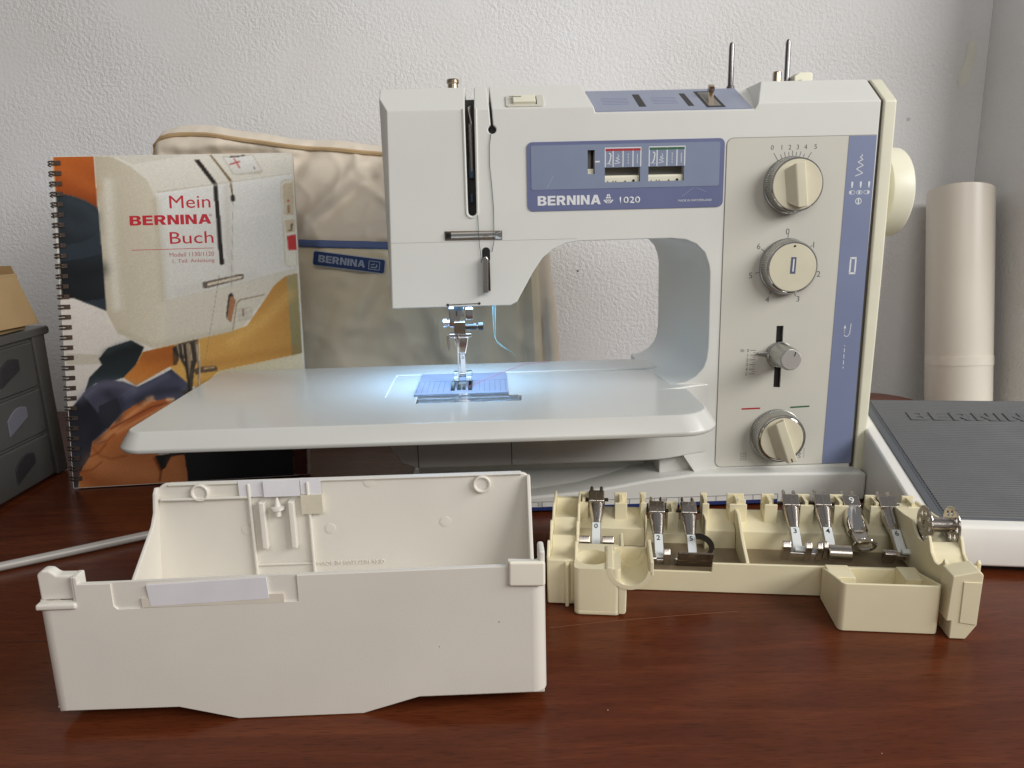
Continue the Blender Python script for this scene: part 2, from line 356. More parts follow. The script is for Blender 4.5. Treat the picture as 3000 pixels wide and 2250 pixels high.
ART = [((228,224,212),(204,197,180),90,[(36.4,297.7),(209.2,295.0),(207.7,186.5),(197.6,184.7),(187.5,177.3),(154.9,137.5),(146.6,136.2),(86.1,124.9),(76.6,123.9),(46.7,138.4),(38.6,156.8),(37.5,243.0)]),((190,98,36),(140,62,22),90,[(2.4,297.6),(36.4,297.0),(36.9,250.6),(27.8,257.0),(17.6,261.3),(2.2,265.1)]),((46,54,60),(20,24,28),60,[(2.3,265.5),(17.7,261.6),(27.9,257.2),(37.2,251.0),(38.1,243.0),(38.9,158.3),(27.1,164.2),(11.7,170.9),(1.6,172.0)]),((44,53,62),(44,53,62),0,[(2.8,219.3),(20.2,220.2),(31.0,224.7),(37.7,230.0),(38.0,210.0),(21.9,206.4),(2.9,204.3)]),((44,53,62),(44,53,62),0,[(16.8,167.3),(27.4,169.0),(39.1,169.9),(38.9,158.3),(27.1,164.2)]),((222,216,208),(196,188,178),90,[(1.6,172.0),(11.7,170.9),(38.9,158.6),(38.1,149.2),(46.7,138.4),(58.4,133.1),(37.8,124.2),(29.2,114.8),(34.3,110.4),(22.9,99.8),(16.8,86.2),(-1.3,53.5),(-0.4,87.1)]),((190,182,166),(190,182,166),0,[(1.3,122.3),(30.9,119.6),(31.7,111.2),(1.3,111.9)]),((212,204,184),(192,182,160),0,[(36.8,297.4),(51.4,296.1),(66.7,287.6),(80.6,275.0),(87.5,258.3),(88.3,216.8),(88.6,166.8),(88.1,125.5),(76.6,124.2),(47.0,138.5),(39.0,156.9),(37.9,243.0)]),((214,210,196),(214,210,196),0,[(41.0,297.4),(115.3,296.6),(101.8,293.8),(69.5,288.9),(56.6,295.3)]),((232,231,226),(216,214,206),90,[(87.8,263.1),(140.7,269.6),(209.0,278.0),(208.0,192.2),(149.0,178.6),(89.3,166.4),(89.0,227.9)]),((176,165,140),(176,165,140),0,[(89.2,264.1),(209.0,278.5),(209.0,277.8),(89.2,263.0)]),((36,28,24),(36,28,24),0,[(122.9,291.8),(127.2,292.3),(141.9,270.3),(143.6,197.7),(141.9,196.7),(139.8,197.4),(138.3,269.0)]),((120,95,60),(120,95,60),0,[(136.6,296.0),(138.2,296.2),(154.5,273.5),(155.4,259.6),(153.7,259.6),(152.8,272.1)]),((40,32,28),(40,32,28),0,[(153.2,258.9),(154.9,261.0),(156.7,258.1),(156.7,254.7),(154.1,253.3),(152.7,255.4)]),((195,188,170),(195,188,170),0,[(147.6,294.4),(174.9,295.6),(183.0,280.6),(180.8,278.5),(158.9,277.6),(155.5,279.0)]),((232,231,226),(216,214,206),90,[(148.7,293.8),(174.1,295.1),(181.8,281.0),(158.9,278.4),(156.5,279.6)]),((60,40,35),(60,40,35),0,[(153.7,294.3),(167.4,295.5),(167.8,294.6),(154.3,293.2)]),((180,60,50),(180,60,50),0,[(153.3,287.7),(163.0,290.3),(163.4,289.3),(153.7,286.6)]),((180,60,50),(180,60,50),0,[(157.3,292.9),(158.1,293.1),(163.3,283.7),(161.9,283.8)]),((60,40,35),(60,40,35),0,[(174.3,285.6),(176.3,283.1),(175.3,282.8)]),((198,190,170),(198,190,170),0,[(197.5,269.8),(200.4,272.3),(209.1,272.9),(208.4,193.6),(200.9,193.1),(197.6,196.7)]),((224,220,205),(224,220,205),0,[(198.2,269.5),(200.8,271.7),(208.8,272.4),(208.0,194.1),(201.2,193.8),(198.3,197.0)]),((205,190,160),(205,190,160),0,[(199.8,268.4),(209.0,270.1),(208.1,240.8),(200.7,240.3),(199.1,241.7)]),((205,190,160),(205,190,160),0,[(199.7,235.4),(208.5,236.6),(208.4,224.9),(200.5,224.1)]),((190,40,45),(190,40,45),0,[(200.7,221.3),(209.1,222.6),(208.9,208.4),(201.7,208.2)]),((190,50,45),(190,50,45),0,[(202.8,254.3),(204.5,254.5),(204.7,252.8),(203.0,252.6)]),((150,115,75),(150,115,75),0,[(202.5,248.7),(204.7,250.0),(204.7,242.3),(202.7,241.6)]),((90,70,50),(90,70,50),0,[(205.1,232.4),(206.8,233.1),(205.9,226.1),(202.0,225.9),(202.2,226.8),(205.0,227.2)]),((60,45,35),(60,45,35),0,[(124.0,181.6),(156.4,187.8),(160.5,187.8),(160.3,183.6),(125.7,175.9),(123.7,176.7)]),((226,210,180),(226,210,180),0,[(128.0,180.7),(155.6,186.1),(159.1,186.0),(158.3,184.2),(127.9,178.2)]),((60,50,45),(60,50,45),0,[(145.7,168.9),(148.4,171.6),(150.5,168.7),(149.9,164.5),(143.2,147.9),(142.6,150.7)]),((165,115,80),(165,115,80),0,[(147.0,167.4),(149.8,168.0),(152.0,163.7),(146.8,144.2),(143.4,147.1)]),((150,135,110),(150,135,110),0,[(147.3,136.4),(152.2,161.6),(155.1,165.0),(178.5,169.1),(177.6,168.0),(155.9,163.9),(153.2,160.9),(148.3,136.7)]),((175,168,150),(175,168,150),0,[(153.3,156.8),(167.1,157.4),(166.7,156.8),(153.2,156.2)]),((175,168,150),(175,168,150),0,[(153.2,155.2),(167.0,155.8),(166.7,155.3),(153.1,154.7)]),((175,168,150),(175,168,150),0,[(153.1,153.7),(166.9,154.3),(166.6,153.7),(153.1,153.1)]),((175,168,150),(175,168,150),0,[(153.0,152.1),(166.8,152.7),(166.5,152.2),(153.0,151.6)]),((175,168,150),(175,168,150),0,[(152.9,150.6),(166.7,151.2),(166.4,150.6),(152.9,150.0)]),((175,168,150),(175,168,150),0,[(152.8,149.0),(166.6,149.6),(166.3,149.1),(152.8,148.5)]),((175,168,150),(175,168,150),0,[(152.7,147.5),(166.5,148.1),(166.2,147.5),(152.7,146.9)]),((175,168,150),(175,168,150),0,[(152.6,145.9),(166.4,146.5),(166.1,146.0),(152.6,145.4)]),((120,70,60),(120,70,60),0,[(157.3,155.8),(158.7,156.0),(158.6,149.4),(157.2,148.7)]),((214,170,92),(184,132,62),200,[(208.0,186.8),(197.6,184.7),(187.5,177.3),(160.6,140.4),(146.6,136.2),(86.0,124.6),(66.9,120.1),(60.9,109.2),(49.5,98.2),(59.7,90.3),(90.3,106.4),(103.0,91.8),(114.8,84.1),(133.5,100.2),(208.6,113.2)]),((200,128,58),(158,84,30),250,[(68.3,120.8),(95.6,125.9),(97.2,107.5),(90.3,106.4),(59.7,90.3),(49.5,98.2),(60.9,109.2)]),((164,150,104),(132,122,82),90,[(198.7,184.7),(208.3,187.0),(208.8,113.9),(199.4,111.5)]),((214,205,176),(192,180,146),0,[(133.5,100.2),(208.6,113.2),(210.7,76.7),(210.0,27.7),(115.7,75.6),(118.9,83.9)]),((44,54,58),(18,24,26),270,[(29.3,116.2),(37.9,125.6),(58.3,131.7),(69.2,124.9),(60.9,109.2),(49.5,98.2),(41.3,95.8),(25.2,94.1),(15.2,86.3),(20.3,99.9),(28.8,107.9),(31.6,110.5)]),((100,100,118),(52,52,66),270,[(-0.2,69.1),(17.0,89.1),(33.4,97.4),(49.3,94.5),(61.0,89.1),(84.5,99.9),(91.5,103.8),(106.2,89.0),(108.4,79.7),(92.1,67.8),(69.8,79.5),(47.5,66.6),(33.2,51.9),(19.2,41.4),(16.3,28.2),(6.8,14.7),(2.8,-5.7),(-2.2,-6.0)]),((60,62,74),(24,24,30),270,[(-0.2,69.1),(14.0,83.7),(21.3,73.5),(33.4,54.7),(19.2,42.1),(16.3,28.2),(6.8,14.7),(2.8,-5.7),(-2.2,-6.0)]),((40,42,50),(40,42,50),0,[(26.6,73.3),(43.0,80.8),(46.2,68.1),(33.2,52.6),(25.7,59.3)]),((88,90,110),(48,50,66),300,[(44.3,79.4),(61.0,89.1),(84.5,99.9),(91.5,103.8),(106.2,89.0),(108.4,79.7),(92.1,67.8),(69.8,79.5),(47.5,66.6)]),((34,34,38),(16,16,18),0,[(66.4,25.3),(197.1,35.8),(194.8,-5.9),(71.6,0.2),(71.5,20.1)]),((96,42,26),(96,42,26),0,[(197.1,35.8),(208.5,32.3),(207.7,-1.6),(195.2,1.3)]),((212,136,82),(160,86,42),270,[(3.5,-5.8),(6.8,14.7),(16.3,28.2),(19.2,41.4),(31.8,50.6),(48.9,67.9),(71.2,80.8),(74.9,75.7),(88.6,77.9),(93.0,72.0),(116.4,88.5),(114.4,54.6),(71.8,24.3),(76.4,11.3),(80.6,13.9),(86.7,24.2),(98.3,25.6),(100.2,4.2),(99.8,-1.5),(72.9,-1.0),(68.5,-7.6)]),((168,88,46),(168,88,46),0,[(36.0,54.5),(60.9,65.9),(78.8,72.7),(86.9,73.0),(63.3,61.5),(41.2,52.2)]),((168,88,46),(168,88,46),0,[(69.8,24.4),(73.1,24.2),(77.1,11.9),(75.6,9.9)]),((214,140,88),(214,140,88),0,[(64.1,74.9),(73.2,80.5),(75.0,76.2),(66.0,72.0)]),((60,52,44),(60,52,44),0,[(94.1,123.1),(98.3,126.5),(116.2,130.4),(116.8,113.7),(113.5,108.2),(106.0,84.6),(103.8,104.4),(99.5,113.1),(95.8,107.6),(93.4,107.7)]),((150,128,100),(150,128,100),0,[(105.8,126.9),(108.5,127.4),(109.7,112.6),(106.3,90.2),(105.6,107.2)]),((130,110,84),(130,110,84),0,[(113.6,127.9),(116.8,128.9),(117.9,108.0),(115.5,86.9),(114.7,86.3),(114.6,103.9)]),((90,76,60),(90,76,60),0,[(110.5,102.7),(117.4,105.2),(130.4,105.3),(132.6,103.1),(131.5,100.3),(118.4,99.5),(112.9,97.7)]),((190,170,140),(190,170,140),0,[(120.1,103.7),(129.7,104.7),(129.6,103.5),(120.0,102.3)]),((70,62,52),(70,62,52),0,[(98.4,83.0),(104.6,84.1),(108.4,103.0),(111.8,102.9),(108.5,81.8),(102.3,79.3)])]
STROKES = [((228,160,108),5,0.6,[(24.5,41.1),(35.7,48.9),(51.2,62.2),(65.3,72.7),(73.1,77.9)]),((120,56,26),1.8,0.75,[(35.9,52.4),(55.3,62.2),(71.9,70.3),(87.0,73.3)]),((228,160,108),4,0.55,[(41.0,48.6),(60.4,58.9),(79.9,68.4),(89.6,72.9)]),((140,70,34),2.4,0.5,[(18.8,35.8),(25.0,28.4),(34.1,25.1),(47.7,27.1)]),((150,78,38),14,0.5,[(9.3,12.5),(22.1,3.2),(43.1,-2.3),(67.4,-2.4)]),((222,150,96),16,0.4,[(18.0,23.2),(33.6,16.7),(54.9,14.0),(68.1,8.9)]),((110,50,24),2.2,0.7,[(73.0,22.8),(77.1,11.2),(75.2,2.8)]),((216,140,90),10,0.4,[(86.4,19.2),(91.3,10.4),(92.1,1.8)]),((236,190,150),4,0.6,[(69.0,78.1),(73.1,79.3)]),((236,190,150),4,0.5,[(87.2,76.5),(91.2,75.6)]),((130,64,30),1.6,0.6,[(17.0,28.2),(23.9,31.3),(31.0,39.4)]),((130,64,30),1.6,0.5,[(7.5,14.7),(17.5,16.2),(26.0,22.7)]),((130,64,30),1.4,0.5,[(24.4,39.7),(32.6,42.1),(38.2,47.4)]),((246,206,168),2.2,0.7,[(69.4,78.1),(73.2,79.6)]),((246,206,168),2.2,0.7,[(86.5,76.1),(91.5,76.7)]),((120,120,140),10,0.4,[(11.1,81.0),(27.8,92.8),(43.8,93.4),(56.9,88.6)]),((28,28,36),12,0.5,[(4.5,60.4),(15.4,65.4),(25.7,59.3),(22.1,45.5)]),((110,112,134),8,0.4,[(51.1,81.8),(70.5,90.7),(87.1,98.4)]),((30,30,40),8,0.5,[(61.5,75.7),(78.1,83.3),(95.8,85.3)]),((34,34,44),8,0.5,[(35.2,84.0),(45.2,72.3),(41.8,61.3)]),((22,26,28),10,0.5,[(37.4,118.6),(48.3,120.9),(61.8,123.1)]),((60,72,78),6,0.4,[(36.3,121.5),(45.9,126.6),(56.8,128.9)]),((58,68,76),14,0.35,[(8.3,238.3),(18.4,232.6),(31.6,233.6)]),((14,18,20),14,0.5,[(5.4,194.6),(18.3,191.4),(37.1,196.3)]),((62,72,80),10,0.35,[(13.5,257.3),(25.0,252.9),(34.8,243.1)]),((228,186,110),12,0.4,[(146.0,126.6),(174.6,143.8),(200.9,168.3)]),((160,108,48),10,0.35,[(121.6,106.4),(153.4,110.7),(200.8,117.1)]),((150,84,32),10,0.45,[(71.9,114.3),(85.5,116.5),(93.5,113.3)]),((206,116,50),14,0.35,[(6.3,287.4),(18.8,279.0),(32.6,269.2)]),((240,238,230),10,0.45,[(47.3,272.9),(46.4,218.1),(48.2,162.7)]),((186,176,150),8,0.4,[(87.4,255.6),(89.0,216.8),(88.7,168.1)]),((180,170,146),6,0.4,[(49.5,140.4),(65.0,131.4),(76.7,126.0),(88.9,127.6),(146.7,137.8)]),((238,236,230),14,0.4,[(152.6,240.1),(180.3,245.0),(196.9,247.4)]),((200,196,186),10,0.35,[(101.2,173.3),(135.5,180.5),(170.1,186.3)]),((240,238,232),3,0.5,[(90.5,262.7),(140.7,269.3),(208.3,277.6)]),((196,190,176),6,0.4,[(150.1,268.0),(148.4,215.1),(149.3,182.8)]),((214,196,166),1.2,0.7,[(98.3,125.8),(99.5,111.7)]),((214,196,166),1.2,0.7,[(102.3,125.6),(103.5,111.5)]),((214,196,166),1.2,0.7,[(109.1,125.3),(110.3,111.2)]),((214,196,166),1.2,0.7,[(115.2,125.1),(116.4,110.9)]),((230,216,190),1.2,0.7,[(117.3,126.4),(116.8,103.8),(115.2,86.9)]),((30,26,22),2.4,0.7,[(104.8,121.3),(105.8,104.3),(106.0,84.6)]),((26,22,20),3,0.6,[(95.3,121.7),(99.0,115.9),(104.4,114.3)]),((120,110,96),0.6,0.5,[(138.6,187.4),(132.9,159.5),(121.8,110.7)]),((120,110,96),0.6,0.4,[(154.7,252.6),(148.7,173.0)])]
ARTTXT = {'Mein': [(99.0, 248.8), (134.8, 260.3)], 'BERN': [(63.7, 234.4), (134.6, 243.1)], 'Buch': [(97.5, 217.0), (135.6, 227.7)], 'rule': [(64.1, 213.0), (135.3, 211.7)], 'mod': [(96.4, 205.8), (135.4, 208.8)], 'teil': [(98.7, 200.1), (135.5, 202.9)], 'reg': [(132.8, 240.9), (135.7, 243.3)]}
# ------------------------------------------------------------------ the sewing machine (x along its length, y to the back, z up)
mach = thing('sewing_machine', 'white electric sewing machine with slate blue panels and dials on its right pillar', 'sewing machine', (0, 0.59, 0), 1.5)
# -- head, arm and pillar, one casting
out = [(-91.2, 166), (-93, 328.5), (-29.6, 328.5), (-29.8, 240)] + arc(-26.6, 237, 3.1, 180, 360, 8) + [(-23.4, 240), (-22.6, 328.5),
       (-13.4, 328.5), (-11.9, 312), (-11.0, 298.2)] + arc(-10.0, 295.3, 3.0, 115, 425, 12)[1:-1] + [(-9.2, 298.2), (-10.1, 312), (-11.4, 328.5),
       (58.5, 328.5), (66, 305.5), (183.5, 305.5), (196, 328.5), (277.6, 328.5), (276.5, 200), (275, 24), (118, 24), (118, 99), (130, 99.6), (138, 101), (146, 105.5), (151.6, 112), (154, 119), (154.9, 128), (155, 140), (154.4, 187)]
out += [(153.4, 193.1), (149.9, 202.3), (143.1, 208.9), (135.2, 212.4), (124, 213.7), (54.4, 213.4), (44, 212.1), (33.6, 207.8), (25.7, 201.6), (17.7, 190.2), (5.5, 168.6), (0.5, 166)]
b = MB().prism(out, 'y', 0, 130)
for v in b.bm.verts:                       # the inside of the pillar draws in towards the back
    x, y, z = v.co / S
    if y > 100 and 121 < x < 160 and 99.3 < z < 214: v.co.x -= 11.5 * S
    if y > 100 and x < 60 and 160 < z < 215 and x > -50: v.co.z += 1.0 * S
bb = b
mid = MB().prism([(0.3, 290), (0.3, 305.6), (55, 327.6), (129.5, 327.6), (129.5, 290)], 'x', 59.5, 194)
me_tmp = bpy.data.meshes.new('tmp'); mid.bm.to_mesh(me_tmp); mid.bm.free()
body = bb.build('body', WHITE, mach)
xf_ = lambda z: -86.2 - (310 - z) / 144 * 4.1
tri = lambda z: [(xf_(z) + 6.8, -14, z), (xf_(z) - 10.2, 21, z), (xf_(z) - 50, -14, z)]
carve(body, [MB().prism([(-10, 302.88), (40, 338.46), (-10, 350)], 'x', -140, 320), MB().loft(tri(140), tri(350))])
md = body.modifiers.new('edge', 'BEVEL'); md.width = 2.4 * S; md.segments = 3; md.limit_method = 'ANGLE'; md.angle_limit = R(26)
bake(body)
carve(body, [MB().box(59.8, 65.4, -2, 9, 262, 279.5), MB().box(72.5, 99.4, -2, 9, 255.7, 266.8), MB().box(105, 132.2, -2, 9, 255.7, 266.8), MB().box(208.2, 213.9, -2, 14, 94.4, 144.2)])
body.data.set_sharp_from_angle(angle=R(40))
wn = body.modifiers.new('normals', 'WEIGHTED_NORMAL'); wn.weight = 100; wn.keep_sharp = True
o = bpy.data.objects.new('top_slope', me_tmp); COL.objects.link(o); me_tmp.materials.append(WHITE); o.parent = mach
# take-up slot: liner, lever, rim
s = MB(); s.box(-31, -21.5, 14, 40, 232, 318); s.box(-14, -7, 6, 30, 291, 310)
s.build('slot_liner', BLACK, mach)
s = MB(); s.tube([(-26.2, 12, 262), (-26.2, 9, 285), (-26.0, 8, 300), (-26.0, 12, 312), (-26.2, 18, 316)], 1.5, 8); s.build('take_up_lever', STEEL, mach)
s = MB(); s.box(-28, -25, 10, 13, 262, 276); s.box(-27.5, -26, 9, 12, 244, 250); s.build('lever_linkage', mat('blued metal', (70, 90, 110), 0.3, 0.8, var=0), mach)
s = MB()
rim = [(-30.6, 326 - 16), (-30.8, 240)] + arc(-26.6, 237, 4.2, 180, 360, 10) + [(-22.4, 240), (-21.6, 310)]
s.tube([(x, -0.1, z) for x, z in rim], 1.0, 6); s.build('slot_rim', WHITE, mach)
# small pieces on the head
s = MB(); s.box(0.2, 28.8, 0, 0.35, 0, 21); fr = s
M_ch = Matrix.Translation(Vector((0, 1.2, 311.4)) * S) @ Matrix.Rotation(R(-54.6), 4, 'X')
def on_chamfer(mb): return mb.xf(M_ch)
on_chamfer(MB().prism(rrect(0.4, 28.6, -1, 15, 2.0), 'y', -0.5, 1.5)).build('switch_recess', mat('switch surround', (206, 203, 190), 0.4), mach, bevel=0.4)
on_chamfer(MB().box(5.8, 22.4, -2.8, 1, 1.5, 11.5)).build('switch_rocker', CREAM, mach, bevel=0.6)
on_chamfer(MB().box(3.2, 12, -3.05, -2.9, 8.2, 8.8)).build('switch_mark', INK, mach)
on_chamfer(MB().box(22.5, 23.3, -1.2, 1, 1.4, 11.5)).build('switch_gap', DARK, mach)
s = MB().lathe([(5.2, 0), (5.4, 1.2), (4.3, 1.8), (4.1, 7.4), (4.9, 8.2), (4.9, 10.4), (4.4, 11.2)], (-39.6, 60, 328.4), 'z', 28); s.build('pressure_knob', NICKEL, mach)
s = MB().lathe([(6.4, 0), (6.4, 1.4), (5.8, 1.8)], (-39.6, 60, 328.3), 'z', 28); s.build('knob_collar', WHITE, mach)
# chromed mirror-like handle plate, recessed look: frame + two cheeks + bright bar
s = MB(); s.prism([(-47.9, 216.2), (-4.7, 215.9), (-4.6, 222.7), (-47.9, 223.2)], 'y', -0.5, 0.2); s.build('thread_guide_plate', NICKEL, mach, bevel=0.2)
s = MB().prism([(-0.3, 217.6), (-2.2, 219.2), (-2.2, 221), (-0.3, 222.4)], 'x', -43, -10); s.build('guide_bar', CHROME, mach)
s = MB(); s.loft([(-47.3, -0.6, 216.9), (-43.2, -0.6, 217.4), (-43.2, -0.6, 221.8), (-47.3, -0.6, 222.4)], [(-47.3, -1.4, 217.6), (-43.2, -2, 219), (-43.2, -2, 220.4), (-47.3, -1.4, 221.8)]); s.build('guide_cheek', DSTEEL, mach)
s = MB(); s.loft([(-9.8, -0.6, 216.6), (-5.2, -0.6, 216.6), (-5.2, -0.6, 222.2), (-9.8, -0.6, 222.2)], [(-9.8, -2, 219), (-5.2, -1.4, 217.4), (-5.2, -1.4, 221.6), (-9.8, -2, 220.4)]); s.build('guide_cheek', CHROME, mach)
s = MB(); s.box(-88.4, 52, -0.10, 0.2, 215.1, 215.35); s.build('cover_seam', mat('seam grey', (168, 168, 162), 0.5, var=0), mach)
# upper thread tension lever and its slot
s = MB().prism(rrect(-20.2, -14.2, 199, 210.5, 2.9), 'y', -0.25, 0.2); s.build('lever_slot', BLACK, mach)
s = MB().prism([(-19.6, 203), (-17.2, 204.5), (-15.6, 202), (-16.4, 176.2), (-20.4, 176.2)], 'y', -6, -1.0)
s.build('tension_lever', STEEL, mach, bevel=0.8)
s = MB().box(-16.0, -14.6, -4, -0.6, 178, 200); s.build('lever_shadow_plate', DSTEEL, mach)
s = MB(); s.tube([(-47.8, -0.2, 167.6), (-23.6, -0.2, 168.1)], 0.28, 6)
for x, z in ((-47.8, 167.6), (-23.6, 168.1)): s.lathe([(1.0, -0.4), (1.0, 0.1)], (x, 0, z), 'y', 12)
s.build('thread_clip', DARK, mach)
# -- recess liners for the display windows and the slider slot
MB().box(59.5, 65.8, 8.2, 9.4, 261.6, 280).build('window_liner', BLACK, mach)
for x0, x1 in ((72.2, 99.8), (104.6, 132.6)): MB().box(x0, x1, 8.2, 9.4, 255.2, 267.2).build('window_liner', GREYP, mach)
MB().box(208.0, 214.1, 1.6, 14.6, 94.2, 144.4).build('slot_liner', BLACK, mach)
# -- blue badge panel with openings
def plate_with_holes(name, outer, holes, y0, y1, m, parent):
    cu = bpy.data.curves.new(name, 'CURVE'); cu.dimensions = '2D'; cu.fill_mode = 'BOTH'; cu.extrude = abs(y1 - y0) / 2 * S
    for loop in [outer] + holes:
        sp = cu.splines.new('POLY'); sp.points.add(len(loop) - 1); sp.use_cyclic_u = True
        for p, q in zip(sp.points, loop): p.co = (q[0] * S, q[1] * S, 0, 1)
    o = bpy.data.objects.new(name, cu); COL.objects.link(o)
    dg = bpy.context.evaluated_depsgraph_get(); dg.update()
    me = bpy.data.meshes.new_from_object(o.evaluated_get(dg)); bpy.data.objects.remove(o); bpy.data.curves.remove(cu)
    me.transform(Matrix.Translation((0, (y0 + y1) / 2 * S, 0)) @ Matrix.Rotation(R(90), 4, 'X'))
    me.materials.clear(); me.materials.append(m); me.name = name
    o = bpy.data.objects.new(name, me); COL.objects.link(o); o.parent = parent
    return o
H = lambda a, b_, c, d: [(a, c), (b_, c), (b_, d), (a, d)]
holes = [H(60, 65.3, 262.2, 279.3), H(72.8, 99.1, 256, 266.6), H(105.3, 132, 256, 266.6)]
badge = plate_with_holes('badge_panel', rrect(14.9, 162.1, 236.2, 285.8, 4.2), holes, -0.7, 0.05, BLUED, mach)
plate_with_holes('display_field', rrect(18, 158.6, 251.6, 283.3, 1.6), [[(x, z) for x, z in h] for h in holes], -0.95, -0.66, BLUEL, badge)
heavy_word('lettering', 'BERNINA', 22.5, 69.8, 240.2, 247.1, WINK, badge, y=-0.72)
lettering('lettering', '1020', 83.9, 99.4, 240.5, 245.2, WINK, badge, y=-0.72, bold=0.012)
lettering('lettering', 'MADE IN SWITZERLAND', 128.3, 153.5, 240.7, 242.2, WINK, badge, y=-0.72)
fl = MB(); cx, cz = 75.6, 243.9
for sx in (-1, 1):
    fl.poly([(cx + sx * 0.15, -0.74, cz + 0.5)] + [(cx + sx * x, -0.74, cz + z) for x, z in ((2.0, 0.5), (1.9, 1.2), (1.3, 1.6))] + [(cx + sx * 0.15, -0.74, cz + 1.7)])
    fl.poly([(cx + sx * 0.15, -0.74, cz + 2.0), (cx + sx * 1.3, -0.74, cz + 2.0), (cx + sx * 1.2, -0.74, cz + 3.0), (cx + sx * 0.6, -0.74, cz + 3.6), (cx + sx * 0.15, -0.74, cz + 3.6)])
    fl.poly([(cx + sx * 0.5, -0.74, cz - 3.2), (cx + sx * 2.0, -0.74, cz - 2.8), (cx + sx * 3.6, -0.74, cz - 1.2), (cx + sx * 3.4, -0.74, cz - 0.3), (cx + sx * 2.2, -0.74, cz - 1.0), (cx + sx * 1.0, -0.74, cz - 2.3)])
    fl.poly([(cx + sx * 0.5, -0.74, cz - 2.0), (cx + sx * 1.4, -0.74, cz - 1.2), (cx + sx * 2.0, -0.74, cz - 0.2), (cx + sx * 1.2, -0.74, cz - 0.2), (cx + sx * 0.5, -0.74, cz - 1.0)])
fl.ribbon([(cx, cz - 3.2), (cx, cz + 0.3)], 0.4, -0.74)
fl.build('flower_emblem', WINK, badge, smooth=False)
def icon_block(x0, x1, z0, z1, ink, parent):
    k = MB(); y = -0.98
    k.ribbon([(x0, z1), (x1, z1)], 0.7, y)
    for f in (0.0, 0.22, 0.5, 0.78, 1.0):
        x = x0 + 0.4 + (x1 - x0 - 0.8) * f; k.ribbon([(x, z0), (x, z1)], 0.75, y)
    L_ = lambda f: x0 + (x1 - x0) * f
    k.ribbon([(L_(.05), z0 + 2.4), (L_(.18), z0 + 2.0)], .35, y); k.ribbon([(L_(.12), z1 - 3.6), (L_(.17), z1 - 4.6), (L_(.15), z0 + 5), (L_(.11), z0 + 2.5)], .8, y)
    k.ribbon([(L_(.27), z0 + 2.2), (L_(.42), z0 + 3), (L_(.29), z0 + 4.4), (L_(.41), z0 + 5.2), (L_(.31), z0 + 6.4), (L_(.39), z0 + 7), (L_(.36), z0 + 9)], .4, y)
    for q in range(4): k.ribbon([(L_(.64), z0 + 2 + q * 2), (L_(.64), z0 + 3.3 + q * 2)], .45, y)
    k.ribbon([(L_(.89), z0 + 2), (L_(.89), z0 + 9)], .4, y)
    k.build('stitch_icons', WINK, parent, smooth=False)
    c = MB(); c.ribbon([(x0 + .5, z1 - 1.4), (x1 - .5, z1 - 1.4)], 1.6, -1.0); c.build('colour_bar', ink, parent, smooth=False)
icon_block(72.7, 99.9, 266.9, 280.4, REDINK, badge); icon_block(105.4, 132.7, 266.9, 280.6, GREENINK, badge)
s = MB(); s.ribbon([(65.6, 270.9), (69, 271)], 1.1, -0.98); s.build('window_mark', WINK, badge, smooth=False)
MB().box(60.4, 64.8, 2, 6, 262.2, 266).build('indicator_block', CREAM, badge, bevel=.4)
MB().box(60.2, 63.0, 5, 8, 266, 279).build('indicator_drum', GREYP, badge)
for x0, x1 in ((72.9, 99), (105.4, 131.9)):
    d = MB().prism([(1.0, 255.9), (0.8, 259.6), (1.8, 260.9), (6, 260.9), (6, 255.9)], 'x', x0, x1).build('selector_bar', CREAM, badge, bevel=.5)
    k = MB()
    for f in (.07, .22, .30, .56, .58, .80): k.poly([(x0 + (x1 - x0) * f, 0.62, 256.2), (x0 + (x1 - x0) * f + 1.0, 0.62, 256.2), (x0 + (x1 - x0) * f + .6, 0.62, 257.3)])
    k.lathe([(1.0, 0.6), (1.0, 0.9)], (x0 + (x1 - x0) * .83, 0, 256.8), 'y', 12)
    k.build('bar_print', BLACK, badge, smooth=False)
s = MB(); s.ribbon([(29.5, 252.5), (34.5, 261.5)], .22, -0.97); s.ribbon([(131, 244.5), (140, 251)], .18, -0.73); s.ribbon([(142, 250.6), (149, 247.6)], .18, -0.73); s.build('scratches', mat('scratch blue', (168, 176, 196), .5, var=0), badge, smooth=False)

# -- control panel on the pillar
cp = plate_with_holes('control_panel', rrect(163.9, 275.6, 29.2, 285.6, 5, rs=(0.5, 0.5, 5, 5)), [H(208.3, 213.8, 94.5, 144.1)], -0.5, 0.05, PANEL, mach)
s = MB(); pts = rrect(163.9, 275.6, 29.2, 285.6, 5, rs=(.5, .5, 5, 5))
s.tube([(x, -0.25, z) for x, z in pts], 0.32, 5, closed=True); s.build('panel_gap', mat('panel groove', (120, 116, 108), .6, var=0), mach)
MB().prism([(251.9, 29.4), (275.4, 29.4), (275.9, 285.3), (255.2, 285.3)], 'y', -0.72, -0.45).build('blue_strip', mat('blue control strip', (120, 130, 160), .45, var=.03, vscale=20), cp)
ys = -0.78
def knurl(name, cx, cz, r, d, parent):
    s = MB().lathe([(r + .4, 0.3), (r + .4, -2.0), (r - .2, -2.6)], (cx, 0, cz), 'y', 64); s.build(name + '_skirt', ALU, parent)
    return MB().lathe([(r - .5, -2.4), (r - .3, -2.8), (r - .9, -d + .8), (r - 1.3, -d)], (cx, 0, cz), 'y', 150, teeth=.45).build(name, ALU, parent, angle=20)
